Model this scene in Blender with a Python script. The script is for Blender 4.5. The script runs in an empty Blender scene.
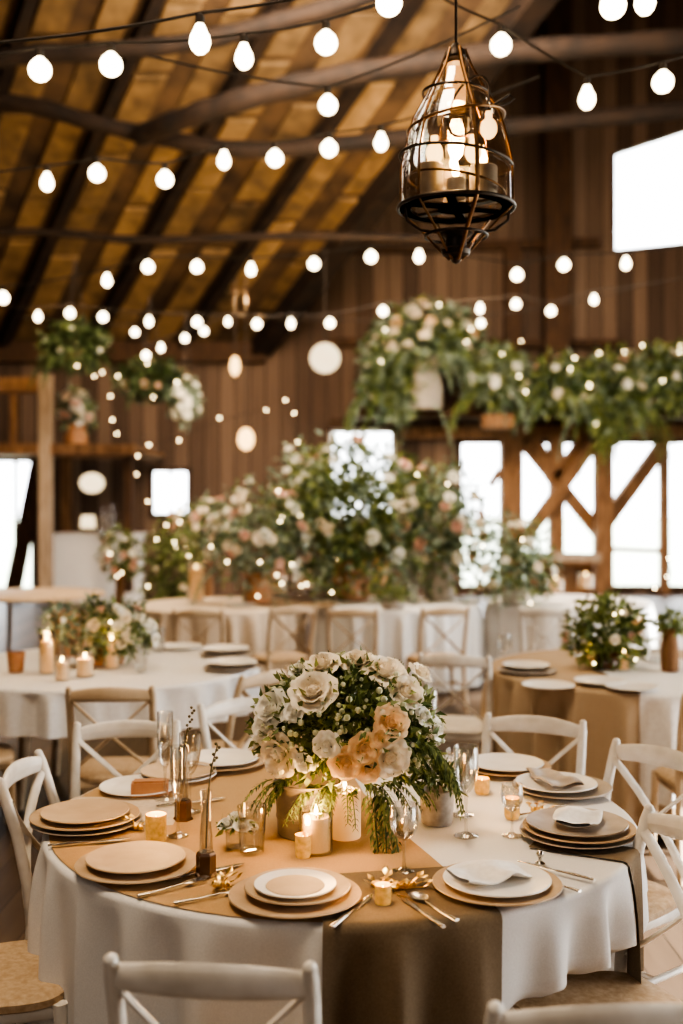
import bpy, math, random
from mathutils import Vector, Matrix
PI = math.pi
scene = bpy.context.scene
COL = scene.collection
F, HX, HY, CZ = 1093.0, 341.5, 500.0, 1.735          # focal length in pixels, principal column, horizon row, eye height

def W(px, py, d):                                    # point seen at pixel (px, py) at depth d
    return Vector(((px - HX) / F * d, d, CZ + (HY - py) / F * d))
def on(px, py, z):                                   # point on the level z seen at that pixel
    d = F * (CZ - z) / (py - HY)
    return Vector(((px - HX) / F * d, d, z))

# ------------------------------------------------------------------ materials
def nt(name):
    m = bpy.data.materials.new(name); m.use_nodes = True
    t = m.node_tree; t.nodes.clear()
    out = t.nodes.new('ShaderNodeOutputMaterial')
    return m, t, out
def N(t, kind, **kw):
    n = t.nodes.new(kind)
    for k, v in kw.items():
        if k in n.inputs: n.inputs[k].default_value = v
        else: setattr(n, k, v)
    return n
def c4(c): return (c[0], c[1], c[2], 1)
def ramp(t, c1, c2, p1=0.3, p2=0.7):
    r = t.nodes.new('ShaderNodeValToRGB')
    e = r.color_ramp.elements
    e[0].color = c4(c1); e[0].position = p1; e[1].color = c4(c2); e[1].position = p2
    return r
def coords(t, scale=(1, 1, 1)):
    tc = t.nodes.new('ShaderNodeTexCoord'); mp = t.nodes.new('ShaderNodeMapping')
    mp.inputs['Scale'].default_value = scale
    t.links.new(tc.outputs['Object'], mp.inputs['Vector'])
    return mp
def noise_mat(name, c1, c2, rough=0.6, scale=20, stretch=(1, 1, 1), metal=0.0, bump=0.0, spec=0.5, sss=0.0, emit=None, emit_s=0.0, island=0.0, trans=0.0):
    m, t, out = nt(name)
    b = N(t, 'ShaderNodeBsdfPrincipled', Roughness=rough, Metallic=metal)
    b.inputs['Specular IOR Level'].default_value = spec
    mp = coords(t, stretch)
    n = N(t, 'ShaderNodeTexNoise', Scale=scale, Detail=4.0)
    t.links.new(mp.outputs[0], n.inputs['Vector'])
    r = ramp(t, c1, c2)
    if island:
        g = t.nodes.new('ShaderNodeNewGeometry')
        mx = N(t, 'ShaderNodeMix'); mx.inputs[0].default_value = island
        t.links.new(n.outputs[0], mx.inputs[2]); t.links.new(g.outputs['Random Per Island'], mx.inputs[3])
        t.links.new(mx.outputs[0], r.inputs[0])
        r.color_ramp.elements[0].position = 0.15; r.color_ramp.elements[1].position = 0.85
    else:
        t.links.new(n.outputs[0], r.inputs[0])
    t.links.new(r.outputs[0], b.inputs['Base Color'])
    if sss:
        b.inputs['Subsurface Weight'].default_value = sss
        b.inputs['Subsurface Radius'].default_value = (0.02, 0.01, 0.006)
    if emit:
        b.inputs['Emission Color'].default_value = c4(emit); b.inputs['Emission Strength'].default_value = emit_s
    if bump:
        bp = N(t, 'ShaderNodeBump', Strength=bump, Distance=0.01)
        t.links.new(n.outputs[0], bp.inputs['Height']); t.links.new(bp.outputs[0], b.inputs['Normal'])
    if trans:
        tr = N(t, 'ShaderNodeBsdfTranslucent'); t.links.new(r.outputs[0], tr.inputs[0])
        ms = N(t, 'ShaderNodeMixShader'); ms.inputs[0].default_value = trans
        t.links.new(b.outputs[0], ms.inputs[1]); t.links.new(tr.outputs[0], ms.inputs[2])
        t.links.new(ms.outputs[0], out.inputs[0])
    else:
        t.links.new(b.outputs[0], out.inputs[0])
    return m
def plank_mat(name, c1, c2, width, axis, grain, rough=0.75, gap=0.05, gapc=(0.01, 0.006, 0.004)):
    m, t, out = nt(name)
    b = N(t, 'ShaderNodeBsdfPrincipled', Roughness=rough)
    tc = t.nodes.new('ShaderNodeTexCoord'); sp = t.nodes.new('ShaderNodeSeparateXYZ')
    t.links.new(tc.outputs['Object'], sp.inputs[0])
    dv = N(t, 'ShaderNodeMath', operation='DIVIDE'); dv.inputs[1].default_value = width
    t.links.new(sp.outputs[axis], dv.inputs[0])
    fl = N(t, 'ShaderNodeMath', operation='FLOOR'); fr = N(t, 'ShaderNodeMath', operation='FRACT')
    t.links.new(dv.outputs[0], fl.inputs[0]); t.links.new(dv.outputs[0], fr.inputs[0])
    wn = N(t, 'ShaderNodeTexWhiteNoise', noise_dimensions='1D'); t.links.new(fl.outputs[0], wn.inputs['W'])
    mp = t.nodes.new('ShaderNodeMapping'); mp.inputs['Scale'].default_value = grain
    t.links.new(tc.outputs['Object'], mp.inputs['Vector'])
    n = N(t, 'ShaderNodeTexNoise', Scale=3.0, Detail=6.0); t.links.new(mp.outputs[0], n.inputs['Vector'])
    mx = N(t, 'ShaderNodeMix'); mx.inputs[0].default_value = 0.5
    t.links.new(wn.outputs['Value'], mx.inputs[2]); t.links.new(n.outputs[0], mx.inputs[3])
    r = ramp(t, c1, c2, 0.2, 0.8); t.links.new(mx.outputs[0], r.inputs[0])
    lt = N(t, 'ShaderNodeMath', operation='LESS_THAN'); lt.inputs[1].default_value = gap
    t.links.new(fr.outputs[0], lt.inputs[0])
    cm = N(t, 'ShaderNodeMix', data_type='RGBA')
    t.links.new(lt.outputs[0], cm.inputs[0]); t.links.new(r.outputs[0], cm.inputs[6]); cm.inputs[7].default_value = c4(gapc)
    t.links.new(cm.outputs[2], b.inputs['Base Color'])
    t.links.new(b.outputs[0], out.inputs[0])
    return m
def emit_mat(name, col, s, edge=None):
    m, t, out = nt(name)
    e = N(t, 'ShaderNodeEmission', Color=c4(col), Strength=s)
    mp = coords(t); n = N(t, 'ShaderNodeTexNoise', Scale=8.0)
    t.links.new(mp.outputs[0], n.inputs['Vector'])
    r = ramp(t, col, tuple(min(1, k * 1.1) for k in col)); t.links.new(n.outputs[0], r.inputs[0])
    t.links.new(r.outputs[0], e.inputs[0]); t.links.new(e.outputs[0], out.inputs[0])
    return m
def glass_mat(name, tint=(1, 1, 1), base=0.06, rough=0.03):
    m, t, out = nt(name)
    tr = N(t, 'ShaderNodeBsdfTransparent', Color=c4(tint)); g = N(t, 'ShaderNodeBsdfGlossy', Roughness=rough)
    lw = N(t, 'ShaderNodeLayerWeight', Blend=0.35)
    r = ramp(t, (base,) * 3, (0.75,) * 3, 0.0, 1.0)
    t.links.new(lw.outputs['Facing'], r.inputs[0])
    ms = N(t, 'ShaderNodeMixShader')
    t.links.new(r.outputs[0], ms.inputs[0]); t.links.new(tr.outputs[0], ms.inputs[1]); t.links.new(g.outputs[0], ms.inputs[2])
    t.links.new(ms.outputs[0], out.inputs[0])
    return m

M = {}
M['floor'] = plank_mat('floorboards', (0.055, 0.034, 0.020), (0.15, 0.10, 0.062), 0.16, 0, (6, 0.5, 1), 0.5, 0.03)
M['wallwood'] = plank_mat('barn_boards', (0.072, 0.044, 0.030), (0.215, 0.142, 0.097), 0.28, 0, (8, 1, 0.35), 0.85, 0.06)
M['sidewood'] = plank_mat('side_boards', (0.07, 0.035, 0.018), (0.2, 0.11, 0.055), 0.28, 1, (1, 8, 0.35), 0.85, 0.06)
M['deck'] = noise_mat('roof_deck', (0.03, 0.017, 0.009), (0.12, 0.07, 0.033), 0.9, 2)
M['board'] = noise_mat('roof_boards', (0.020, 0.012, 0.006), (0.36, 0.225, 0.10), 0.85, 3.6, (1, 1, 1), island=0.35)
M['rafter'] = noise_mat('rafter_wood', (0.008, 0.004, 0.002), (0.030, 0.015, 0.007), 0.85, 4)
M['timber'] = noise_mat('timber', (0.14, 0.068, 0.030), (0.30, 0.165, 0.08), 0.8, 5, (4, 4, 0.6))
M['timber_dark'] = noise_mat('dark_timber', (0.04, 0.02, 0.01), (0.10, 0.05, 0.024), 0.85, 5, (4, 4, 0.6))
M['timber_pale'] = noise_mat('weathered_timber', (0.30, 0.22, 0.15), (0.48, 0.37, 0.27), 0.8, 6, (4, 4, 0.6))
M['white'] = noise_mat('painted_white_wood', (0.62, 0.57, 0.50), (0.80, 0.76, 0.70), 0.42, 12)
M['seat'] = noise_mat('rush_seat', (0.42, 0.29, 0.17), (0.56, 0.42, 0.28), 0.75, 60, bump=0.2)
M['tanwood'] = noise_mat('tan_wood', (0.46, 0.33, 0.20), (0.62, 0.48, 0.33), 0.55, 8)
M['linen'] = noise_mat('white_linen', (0.70, 0.685, 0.665), (0.78, 0.765, 0.745), 0.85, 260, bump=0.04, spec=0.2)
M['linen_white'] = noise_mat('bright_linen', (0.74, 0.72, 0.70), (0.84, 0.83, 0.81), 0.85, 60, spec=0.2)
M['tan'] = noise_mat('tan_linen', (0.46, 0.295, 0.15), (0.52, 0.345, 0.185), 0.85, 220, bump=0.04, spec=0.2)
M['tan_dull'] = noise_mat('dull_tan_linen', (0.44, 0.325, 0.215), (0.50, 0.385, 0.265), 0.85, 220, spec=0.2)
M['taupe'] = noise_mat('taupe_linen', (0.17, 0.125, 0.08), (0.215, 0.16, 0.105), 0.85, 220, bump=0.04, spec=0.2)
M['cream'] = noise_mat('cream_linen', (0.60, 0.49, 0.37), (0.72, 0.61, 0.48), 0.85, 60, spec=0.2)
M['charger'] = noise_mat('beige_stoneware', (0.47, 0.325, 0.195), (0.57, 0.415, 0.27), 0.65, 14)
M['plate_tan'] = noise_mat('tan_stoneware', (0.52, 0.37, 0.235), (0.61, 0.455, 0.30), 0.6, 10)
M['china'] = noise_mat('white_china', (0.78, 0.74, 0.69), (0.86, 0.83, 0.79), 0.35, 10)
M['pewter'] = noise_mat('grey_stoneware', (0.30, 0.24, 0.19), (0.46, 0.39, 0.32), 0.35, 12)
M['silver'] = noise_mat('silver', (0.55, 0.52, 0.48), (0.78, 0.75, 0.70), 0.25, 20, metal=1.0)
M['gold'] = noise_mat('gold', (0.72, 0.46, 0.16), (0.95, 0.70, 0.34), 0.28, 30, metal=1.0)
M['iron'] = noise_mat('black_iron', (0.020, 0.013, 0.009), (0.05, 0.033, 0.022), 0.45, 30, metal=0.6)
M['bronze'] = noise_mat('bronze', (0.10, 0.05, 0.022), (0.20, 0.105, 0.045), 0.4, 30, metal=0.8)
M['brown'] = noise_mat('dark_brown_glass', (0.075, 0.034, 0.014), (0.15, 0.075, 0.032), 0.2, 10)
M['zinc'] = noise_mat('zinc_bucket', (0.15, 0.125, 0.098), (0.27, 0.23, 0.185), 0.55, 16)
M['concrete'] = noise_mat('concrete', (0.32, 0.28, 0.235), (0.46, 0.41, 0.355), 0.85, 40, bump=0.15)
M['copper'] = noise_mat('terracotta', (0.36, 0.17, 0.085), (0.5, 0.26, 0.13), 0.6, 12)
M['wax'] = noise_mat('candle_wax', (0.70, 0.50, 0.30), (0.78, 0.58, 0.37), 0.5, 10, emit=(1.0, 0.46, 0.13), emit_s=0.38)  # slight emission stands in for flame light glowing through the wax
M['flame'] = emit_mat('candle_flame', (1.0, 0.62, 0.24), 30)
M['bulb'] = emit_mat('warm_bulb', (1.0, 0.80, 0.55), 9)
M['bulb_amber'] = emit_mat('amber_bulb', (1.0, 0.58, 0.24), 3.5)
M['lantern_glow'] = emit_mat('paper_glow', (1.0, 0.74, 0.46), 1.7)
M['fairy'] = emit_mat('fairy_glow', (1.0, 0.74, 0.42), 22)
M['glass'] = glass_mat('clear_glass', (0.96, 0.96, 0.95), 0.09)
M['smoke_glass'] = glass_mat('lantern_glass', (0.97, 0.93, 0.87), 0.05)
M['pane'] = glass_mat('window_glass', (1, 1, 1), 0.02)
M['amber_glass'] = noise_mat('amber_glass', (0.50, 0.26, 0.07), (0.80, 0.50, 0.18), 0.15, 60, emit=(1.0, 0.5, 0.12), emit_s=0.25)  # weak emission put into the glass for the candlelit glow
M['cord'] = noise_mat('dark_cord', (0.016, 0.011, 0.008), (0.04, 0.027, 0.018), 0.7, 20)
M['green'] = noise_mat('deep_leaves', (0.035, 0.062, 0.018), (0.25, 0.31, 0.105), 0.55, 6, island=0.8, trans=0.2)
M['green_light'] = noise_mat('fresh_leaves', (0.06, 0.10, 0.028), (0.34, 0.38, 0.13), 0.55, 6, island=0.8, trans=0.25)
M['green_dark'] = noise_mat('dark_leaves', (0.012, 0.026, 0.009), (0.09, 0.13, 0.045), 0.55, 6, island=0.8)
M['sage'] = noise_mat('sage_leaves', (0.10, 0.155, 0.105), (0.38, 0.46, 0.36), 0.6, 6, island=0.8, trans=0.2)
M['rose_cream'] = noise_mat('cream_petals', (0.94, 0.82, 0.64), (0.97, 0.90, 0.77), 0.6, 6, trans=0.15)
M['rose_peach'] = noise_mat('peach_petals', (0.95, 0.66, 0.38), (0.97, 0.78, 0.53), 0.6, 6, trans=0.15)
M['rose_white'] = noise_mat('white_petals', (0.94, 0.90, 0.79), (0.97, 0.95, 0.88), 0.6, 6, trans=0.15)
M['rose_pink'] = noise_mat('blush_petals', (0.72, 0.44, 0.34), (0.88, 0.66, 0.55), 0.6, 6, trans=0.25)
M['bud'] = noise_mat('pale_buds', (0.42, 0.46, 0.29), (0.72, 0.72, 0.54), 0.6, 10, island=0.7)
M['stem'] = noise_mat('stem_wood', (0.07, 0.06, 0.025), (0.16, 0.13, 0.06), 0.8, 10)
M['lawn'] = noise_mat('lawn', (0.42, 0.47, 0.36), (0.58, 0.62, 0.52), 0.9, 0.3)

# ------------------------------------------------------------------ mesh builder
class MB:
    def __init__(s): s.v = []; s.f = []
    def add(s, vs, fs):
        o = len(s.v); s.v.extend([tuple(v) for v in vs]); s.f.extend([tuple(i + o for i in f) for f in fs]); return s
    def box(s, c, size, rot=None):
        hx, hy, hz = size[0] / 2, size[1] / 2, size[2] / 2
        vs = [Vector((x, y, z)) for x in (-hx, hx) for y in (-hy, hy) for z in (-hz, hz)]
        if rot is not None: vs = [rot @ v for v in vs]
        vs = [v + Vector(c) for v in vs]
        return s.add(vs, [(0, 1, 3, 2), (4, 6, 7, 5), (0, 4, 5, 1), (2, 3, 7, 6), (0, 2, 6, 4), (1, 5, 7, 3)])
    def lathe(s, prof, seg=32, c=(0, 0, 0), mat=None):
        vs, fs, rings = [], [], []
        for r, z in prof:
            if r < 1e-6:
                rings.append([len(vs)]); vs.append(Vector((0, 0, z)))
            else:
                rings.append(list(range(len(vs), len(vs) + seg)))
                vs += [Vector((r * math.cos(2 * PI * k / seg), r * math.sin(2 * PI * k / seg), z)) for k in range(seg)]
        for a, b in zip(rings, rings[1:]):
            for k in range(seg):
                k2 = (k + 1) % seg
                if len(a) == 1 and len(b) == 1: continue
                if len(a) == 1: fs.append((a[0], b[k2], b[k]))
                elif len(b) == 1: fs.append((a[k], a[k2], b[0]))
                else: fs.append((a[k], a[k2], b[k2], b[k]))
        if mat is not None: vs = [mat @ v for v in vs]
        return s.add([v + Vector(c) for v in vs], fs)
    def tube(s, pts, rad, seg=8, flat=None, closed=False):
        pts = [Vector(p) for p in pts]
        n = len(pts)
        rads = rad if isinstance(rad, (list, tuple)) else [rad] * n
        vs, fs = [], []
        prev = None
        for i, p in enumerate(pts):
            if closed: d = pts[(i + 1) % n] - pts[i - 1]
            else: d = pts[min(i + 1, n - 1)] - pts[max(i - 1, 0)]
            d.normalize()
            if prev is None:
                up = Vector((0, 0, 1)) if abs(d.z) < 0.9 else Vector((0, 1, 0))
            else: up = prev
            side = d.cross(up)
            if side.length < 1e-6: side = d.cross(Vector((1, 0, 0)))
            side.normalize(); up = side.cross(d).normalized(); prev = up
            for k in range(seg):
                a = 2 * PI * k / seg
                w, h = (1, 1) if flat is None else flat
                vs.append(p + rads[i] * (w * math.cos(a) * side + h * math.sin(a) * up))
        m = n if closed else n - 1
        for i in range(m):
            j = (i + 1) % n
            for k in range(seg):
                k2 = (k + 1) % seg
                fs.append((i * seg + k, i * seg + k2, j * seg + k2, j * seg + k))
        if not closed:
            fs.append(tuple(range(seg - 1, -1, -1))); fs.append(tuple((n - 1) * seg + k for k in range(seg)))
        return s.add(vs, fs)
    def bar(s, a, b, w, h):                           # squared timber from a to b
        a, b = Vector(a), Vector(b); d = (b - a); L = d.length; d.normalize()
        up = Vector((0, 0, 1)) if abs(d.z) < 0.95 else Vector((0, 1, 0))
        side = d.cross(up).normalized(); up = side.cross(d)
        vs = []
        for p in (a, b):
            for x, y in ((-1, -1), (1, -1), (1, 1), (-1, 1)): vs.append(p + side * x * w / 2 + up * y * h / 2)
        return s.add(vs, [(3, 2, 1, 0), (4, 5, 6, 7), (0, 1, 5, 4), (1, 2, 6, 5), (2, 3, 7, 6), (3, 0, 4, 7)])
    def grid(s, fn, nu, nv, cu=False):
        vs = [fn(i / nu, j / nv) for j in range(nv + 1) for i in range(nu + (0 if cu else 1))]
        row = nu if cu else nu + 1
        fs = []
        for j in range(nv):
            for i in range(nu):
                i2 = (i + 1) % row
                fs.append((j * row + i, j * row + i2, (j + 1) * row + i2, (j + 1) * row + i))
        return s.add(vs, fs)
    def ball(s, c, r, seg=12, rings=8, sq=1.0):
        return s.lathe([(r * math.sin(PI * k / rings), -r * sq * math.cos(PI * k / rings)) for k in range(rings + 1)], seg, c)
    def build(s, name, mat, parent=None, loc=None, smooth=True, sharp=40, rot=None):
        me = bpy.data.meshes.new(name)
        me.from_pydata(s.v, [], s.f); me.update()
        me.materials.append(M[mat] if isinstance(mat, str) else mat)
        if smooth:
            me.polygons.foreach_set('use_smooth', [True] * len(me.polygons))
            try: me.set_sharp_from_angle(angle=math.radians(sharp))
            except Exception: pass
        o = bpy.data.objects.new(name, me); COL.objects.link(o)
        if parent: o.parent = parent
        if loc is not None: o.location = loc
        if rot is not None: o.rotation_euler = rot
        return o

def tag(o, label=None, cat=None, group=None, kind=None):
    if label: o['label'] = label
    if cat: o['category'] = cat
    if group: o['group'] = group
    if kind: o['kind'] = kind
    return o
def thing(name, label, cat, loc=(0, 0, 0), rz=0.0, group=None):
    o = bpy.data.objects.new(name, None); COL.objects.link(o)
    o.location = loc; o.rotation_euler = (0, 0, rz); o.empty_display_size = 0.1
    return tag(o, label, cat, group)
def struct(name, mb, mat, parent=None, smooth=False, loc=None):
    o = mb.build(name, mat, parent, smooth=smooth, loc=loc)
    if parent is None: o['kind'] = 'structure'
    return o
KIDS = {}
def copy_tree(o, parent=None):
    c = o.copy(); COL.objects.link(c)
    if parent: c.parent = parent
    for ch in o.children: copy_tree(ch, c)
    return c
used = {}
def place(proto, loc, rz=0.0, label=None, group=None, cat=None, scale=None):
    if proto.name in used: o = copy_tree(proto)
    else: o = proto; used[proto.name] = True
    o.location = loc; o.rotation_euler = (0, 0, rz)
    if label: o['label'] = label
    if group: o['group'] = group
    elif 'group' in o.keys() and group is None: pass
    if cat: o['category'] = cat
    if scale: o.scale = (scale,) * 3 if not isinstance(scale, tuple) else scale
    return o
ORD = ['first', 'second', 'third', 'fourth', 'fifth', 'sixth', 'seventh', 'eighth', 'ninth', 'tenth', 'eleventh', 'twelfth', 'thirteenth', 'fourteenth', 'fifteenth', 'sixteenth']

# ------------------------------------------------------------------ the barn
BY = 20.0                                            # back wall plane
mb = MB(); mb.box((0, 8, -0.05), (20, 26, 0.1)); struct('floor', mb, 'floor')
def X20(px): return (px - HX) / F * BY
def Z20(py): return CZ + (HY - py) / F * BY
opens = [
    (X20(-70), X20(36), 0.06, Z20(458)),             # left door-height window
    (X20(150), X20(191), Z20(517), Z20(468)),        # small window
    (X20(329), X20(395), Z20(520), Z20(429)),        # middle window
    (X20(458), X20(730), 0.10, Z20(440)),            # timbered window bay
    (X20(612), X20(730), Z20(250), Z20(116)),        # high window
]
def wall_cells(x0, x1, z0, z1, holes, y, th):
    xs = sorted({x0, x1, *[h[0] for h in holes], *[h[1] for h in holes]})
    zs = sorted({z0, z1, *[h[2] for h in holes], *[h[3] for h in holes]})
    mb = MB()
    for a, b in zip(xs, xs[1:]):
        for c, d in zip(zs, zs[1:]):
            mx, mz = (a + b) / 2, (c + d) / 2
            if any(h[0] < mx < h[1] and h[2] < mz < h[3] for h in holes): continue
            mb.box((mx, y, mz), (b - a, th, d - c))
    return mb
mb = wall_cells(-9, 9, 0, 13.4, opens, BY + 0.08, 0.16)
h = opens[4]
for tri in ([(h[0], Z20(155)), (h[1], h[3]), (h[0], h[3])], [(h[0], h[2]), (h[1], h[2]), (h[1], Z20(238))]):   # the high window is cut askew
    vs = [(x, y, z) for y in (BY, BY + 0.16) for x, z in tri]
    mb.add(vs, [(0, 1, 2), (5, 4, 3), (0, 3, 4, 1), (1, 4, 5, 2), (2, 5, 3, 0)])
struct('wall_back', mb, 'wallwood')
mb = MB(); mb.box((-9.08, 8, 6.7), (0.16, 24.4, 13.4)); struct('wall_left', mb, 'sidewood')
rholes = [(0.5, 6.5, 0.6, 3.6), (9.0, 14.0, 0.6, 3.4)]
mb = MB()
ys = sorted({-4.2, 20.2, 0.5, 6.5, 9.0, 14.0}); zs = [0, 0.6, 3.4, 3.6, 13.4]
for a, b in zip(ys, ys[1:]):
    for c, d in zip(zs, zs[1:]):
        if any(q[0] < (a + b) / 2 < q[1] and q[2] < (c + d) / 2 < q[3] for q in rholes): continue
        mb.box((9.08, (a + b) / 2, (c + d) / 2), (0.16, b - a, d - c))
struct('wall_right', mb, 'sidewood')
mb = MB(); mb.box((0, -4.1, 6.7), (18, 0.16, 13.4)); struct('wall_front', mb, 'wallwood')
mb = MB(); mb.box((0, 8, 13.45), (18.4, 24.5, 0.1)); struct('ceiling_upper', mb, 'deck')
mb = MB(); mb.add([(-60, 20.3, -0.12), (60, 20.3, -0.12), (60, 120, -0.12), (-60, 120, -0.12)], [(0, 1, 2, 3)]); struct('ground_outside', mb, 'lawn')
mb = MB(); mb.add([(9.3, -40, -0.12), (60, -40, -0.12), (60, 20.3, -0.12), (9.3, 20.3, -0.12)], [(0, 1, 2, 3)]); struct('ground_yard', mb, 'lawn')

# roof slope over the left half, boards and rafters running up it
EZ, SL = Z20(345), 0.559
def roof(x, y, off=0.0): return Vector((x, y, EZ + SL * (BY - y) - off))
RD = 0.62                                            # run of the rafters: x gained per unit y toward the camera
VX = -1.5
YN = 8.0
mb = MB()
pts = [(-9, BY), (VX, BY), (VX + RD * (BY - YN), YN), (-9, YN)]
top = [roof(x, y, -0.06) for x, y in pts]; bot = [roof(x, y) for x, y in pts]
mb.add(top + bot, [(0, 1, 2, 3), (7, 6, 5, 4), (0, 4, 5, 1), (1, 5, 6, 2), (2, 6, 7, 3), (3, 7, 4, 0)])
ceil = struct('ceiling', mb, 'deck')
rng = random.Random(4)
mb = MB()
x = VX - 0.55 - 0.8 * 24
strips = []
k = 0
while x < VX - 0.3:
    wx = rng.uniform(0.36, 0.46)
    y = BY
    while y > YN:
        L = rng.uniform(0.8, 1.5)
        y2 = max(YN, y - L); g_ = rng.uniform(0.05, 0.16)
        a = [(x + RD * (BY - y), y), (x + wx + RD * (BY - y), y), (x + wx + RD * (BY - y2 - g_), y2 + g_), (x + RD * (BY - y2 - g_), y2 + g_)]
        if a[0][0] > -8.9 and a[2][0] > -8.9:
            off = rng.uniform(0.03, 0.07)
            lo = [roof(p[0], p[1], off) for p in a]; hi = [roof(p[0], p[1], 0.0) for p in a]
            mb.add(lo + hi, [(0, 1, 2, 3), (0, 4, 5, 1), (1, 5, 6, 2), (2, 6, 7, 3), (3, 7, 4, 0)])
        y = y2
    strips.append(x + wx + 0.2)
    x += 0.8
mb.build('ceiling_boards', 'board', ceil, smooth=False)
tn = [0]
def trim(mb, mat, smooth=False):
    tn[0] += 1
    return struct('trim_%d' % tn[0], mb, mat, smooth=smooth)
for xs_ in strips[::2]:
    y0 = BY - 0.05
    if xs_ < -8.5: y0 = BY - (-8.5 - xs_) / RD
    if y0 < 12.5: continue
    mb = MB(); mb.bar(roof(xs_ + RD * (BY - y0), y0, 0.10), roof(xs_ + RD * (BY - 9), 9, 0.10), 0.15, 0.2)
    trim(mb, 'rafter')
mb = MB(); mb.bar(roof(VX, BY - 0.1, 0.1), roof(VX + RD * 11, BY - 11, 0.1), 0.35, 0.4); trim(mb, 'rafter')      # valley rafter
mb = MB(); mb.bar((-8.9, BY - 0.12, EZ - 0.15), (VX + 0.1, BY - 0.12, EZ - 0.15), 0.24, 0.36); trim(mb, 'timber_dark')    # wall plate
# crooked tie beams under the slope
def crooked(pxs, r, mat='rafter', flat=(1, 1)):
    pts = [W(*p) for p in pxs]
    fine = []
    for i in range(len(pts) - 1):
        p0, p1, p2, p3 = pts[max(i - 1, 0)], pts[i], pts[i + 1], pts[min(i + 2, len(pts) - 1)]
        for q in range(6):
            t = q / 6
            fine.append(0.5 * ((2 * p1) + (p2 - p0) * t + (2 * p0 - 5 * p1 + 4 * p2 - p3) * t * t + (3 * p1 - p0 - 3 * p2 + p3) * t ** 3))
    fine.append(pts[-1])
    mb = MB(); mb.tube(fine, [r * (1 + 0.08 * math.sin(i * 1.7)) for i in range(len(fine))], 10, flat)
    return trim(mb, mat, True)
crooked([(-420, 140, 13), (-20, 62, 13), (90, 52, 13), (190, 42, 13), (290, 18, 13), (370, -6, 13), (640, -100, 13)], 0.11)
crooked([(140, 136, 14.45), (180, 120, 13.9), (240, 100, 13.5), (330, 78, 13.4), (430, 62, 13.4), (540, 50, 13.4), (700, 40, 13.4)], 0.14)
crooked([(-300, 60, 14.5), (0, 100, 14.5), (90, 122, 14.5), (170, 140, 14.5), (260, 150, 14.5), (380, 140, 14.5), (560, 122, 14.5), (820, 96, 14.5)], 0.11)
crooked([(-400, 246, 16), (0, 232, 16), (140, 240, 16), (300, 236, 16), (470, 240, 16)], 0.06)

# posts, braces and beams of the back wall
def timber(a, b, w, mat='timber', d=BY - 0.1, th=0.2):
    A, B = W(a[0], a[1], d), W(b[0], b[1], d)
    mb = MB(); mb.bar(A, B, w / F * d, w / F * d)
    return trim(mb, mat)
timber((400, 433), (760, 431), 13, 'timber')                      # header over the window bay
timber((330, 424), (402, 424), 10, 'timber_dark')
timber((511, 438), (511, 594), 21)
timber((603, 420), (603, 594), 17, d=BY - 0.4)
timber((664, 436), (664, 594), 9)
timber((556, 438), (556, 594), 14)
timber((606, 522), (662, 446), 14)                                # braces
timber((526, 444), (598, 532), 13)
timber((592, 444), (524, 540), 13, d=BY - 0.3)
timber((530, 440), (556, 480), 16, 'timber')
timber((586, 440), (558, 480), 16, 'timber')
timber((612, 549), (660, 551), 5, 'timber')
timber((524, 556), (600, 558), 9, 'timber_pale', d=BY - 0.5)
timber((500, 470), (490, 486), 7)
timber((556, 425), (556, -60), 26, 'timber_dark', d=BY - 0.15)
timber((512, 425), (512, 250), 16, 'timber_dark', d=BY - 0.15)
timber((455, 340), (455, 426), 14, 'timber_dark')
timber((340, 250), (598, 243), 9, 'timber_dark')
timber((330, 342), (620, 344), 8, 'timber_dark')
# back panel of boards behind the bay's lower middle
mb = MB(); a = W(524, 600, BY - 0.05); b = W(600, 560, BY - 0.05)
mb.box(((a.x + b.x) / 2, BY - 0.06, (a.z + b.z) / 2), (b.x - a.x, 0.05, b.z - a.z)); trim(mb, 'timber')
mb = MB(); mb.bar(W(40, 456, BY - 0.3), W(12, 596, BY - 0.5), 0.28, 0.1); trim(mb, 'timber_dark')      # board leaning by the left window
# windows: frame and pane
def window(n, o, askew=False):
    w = thing('window_%d' % n, None, None); w['kind'] = 'structure'; w.location = ((o[0] + o[1]) / 2, BY, o[2])
    cx, hz, wd = 0, o[3] - o[2], o[1] - o[0]
    fr = MB(); t = 0.07
    if not askew:
        for c, s in (((0, 0, t / 2), (wd, 0.1, t)), ((0, 0, hz - t / 2), (wd, 0.1, t)), ((-wd / 2 + t / 2, 0, hz / 2), (t, 0.1, hz)), ((wd / 2 - t / 2, 0, hz / 2), (t, 0.1, hz))): fr.box(c, s)
        if wd > 1 and n in (1, 3): fr.box((wd * (0.31 if n == 1 else 0.0), 0, hz / 2), (0.05, 0.08, hz))
        if n == 2: fr.box((0, 0, hz / 2), (0.04, 0.08, hz))
    else:
        fr.bar((-wd / 2 + 0.03, 0, 0), (-wd / 2 + 0.03, 0, Z20(155) - o[2]), 0.05, 0.1)
    fr.build('frame', 'timber_dark' if n != 3 else 'white', w, smooth=False)
    p = MB(); p.add([(-wd / 2, 0.12, 0), (wd / 2, 0.12, 0), (wd / 2, 0.12, hz), (-wd / 2, 0.12, hz)], [(0, 1, 2, 3)])
    p.build('pane', 'pane', w, smooth=False)
for n, o in enumerate(opens): window(n + 1, o, n == 4)

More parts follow.
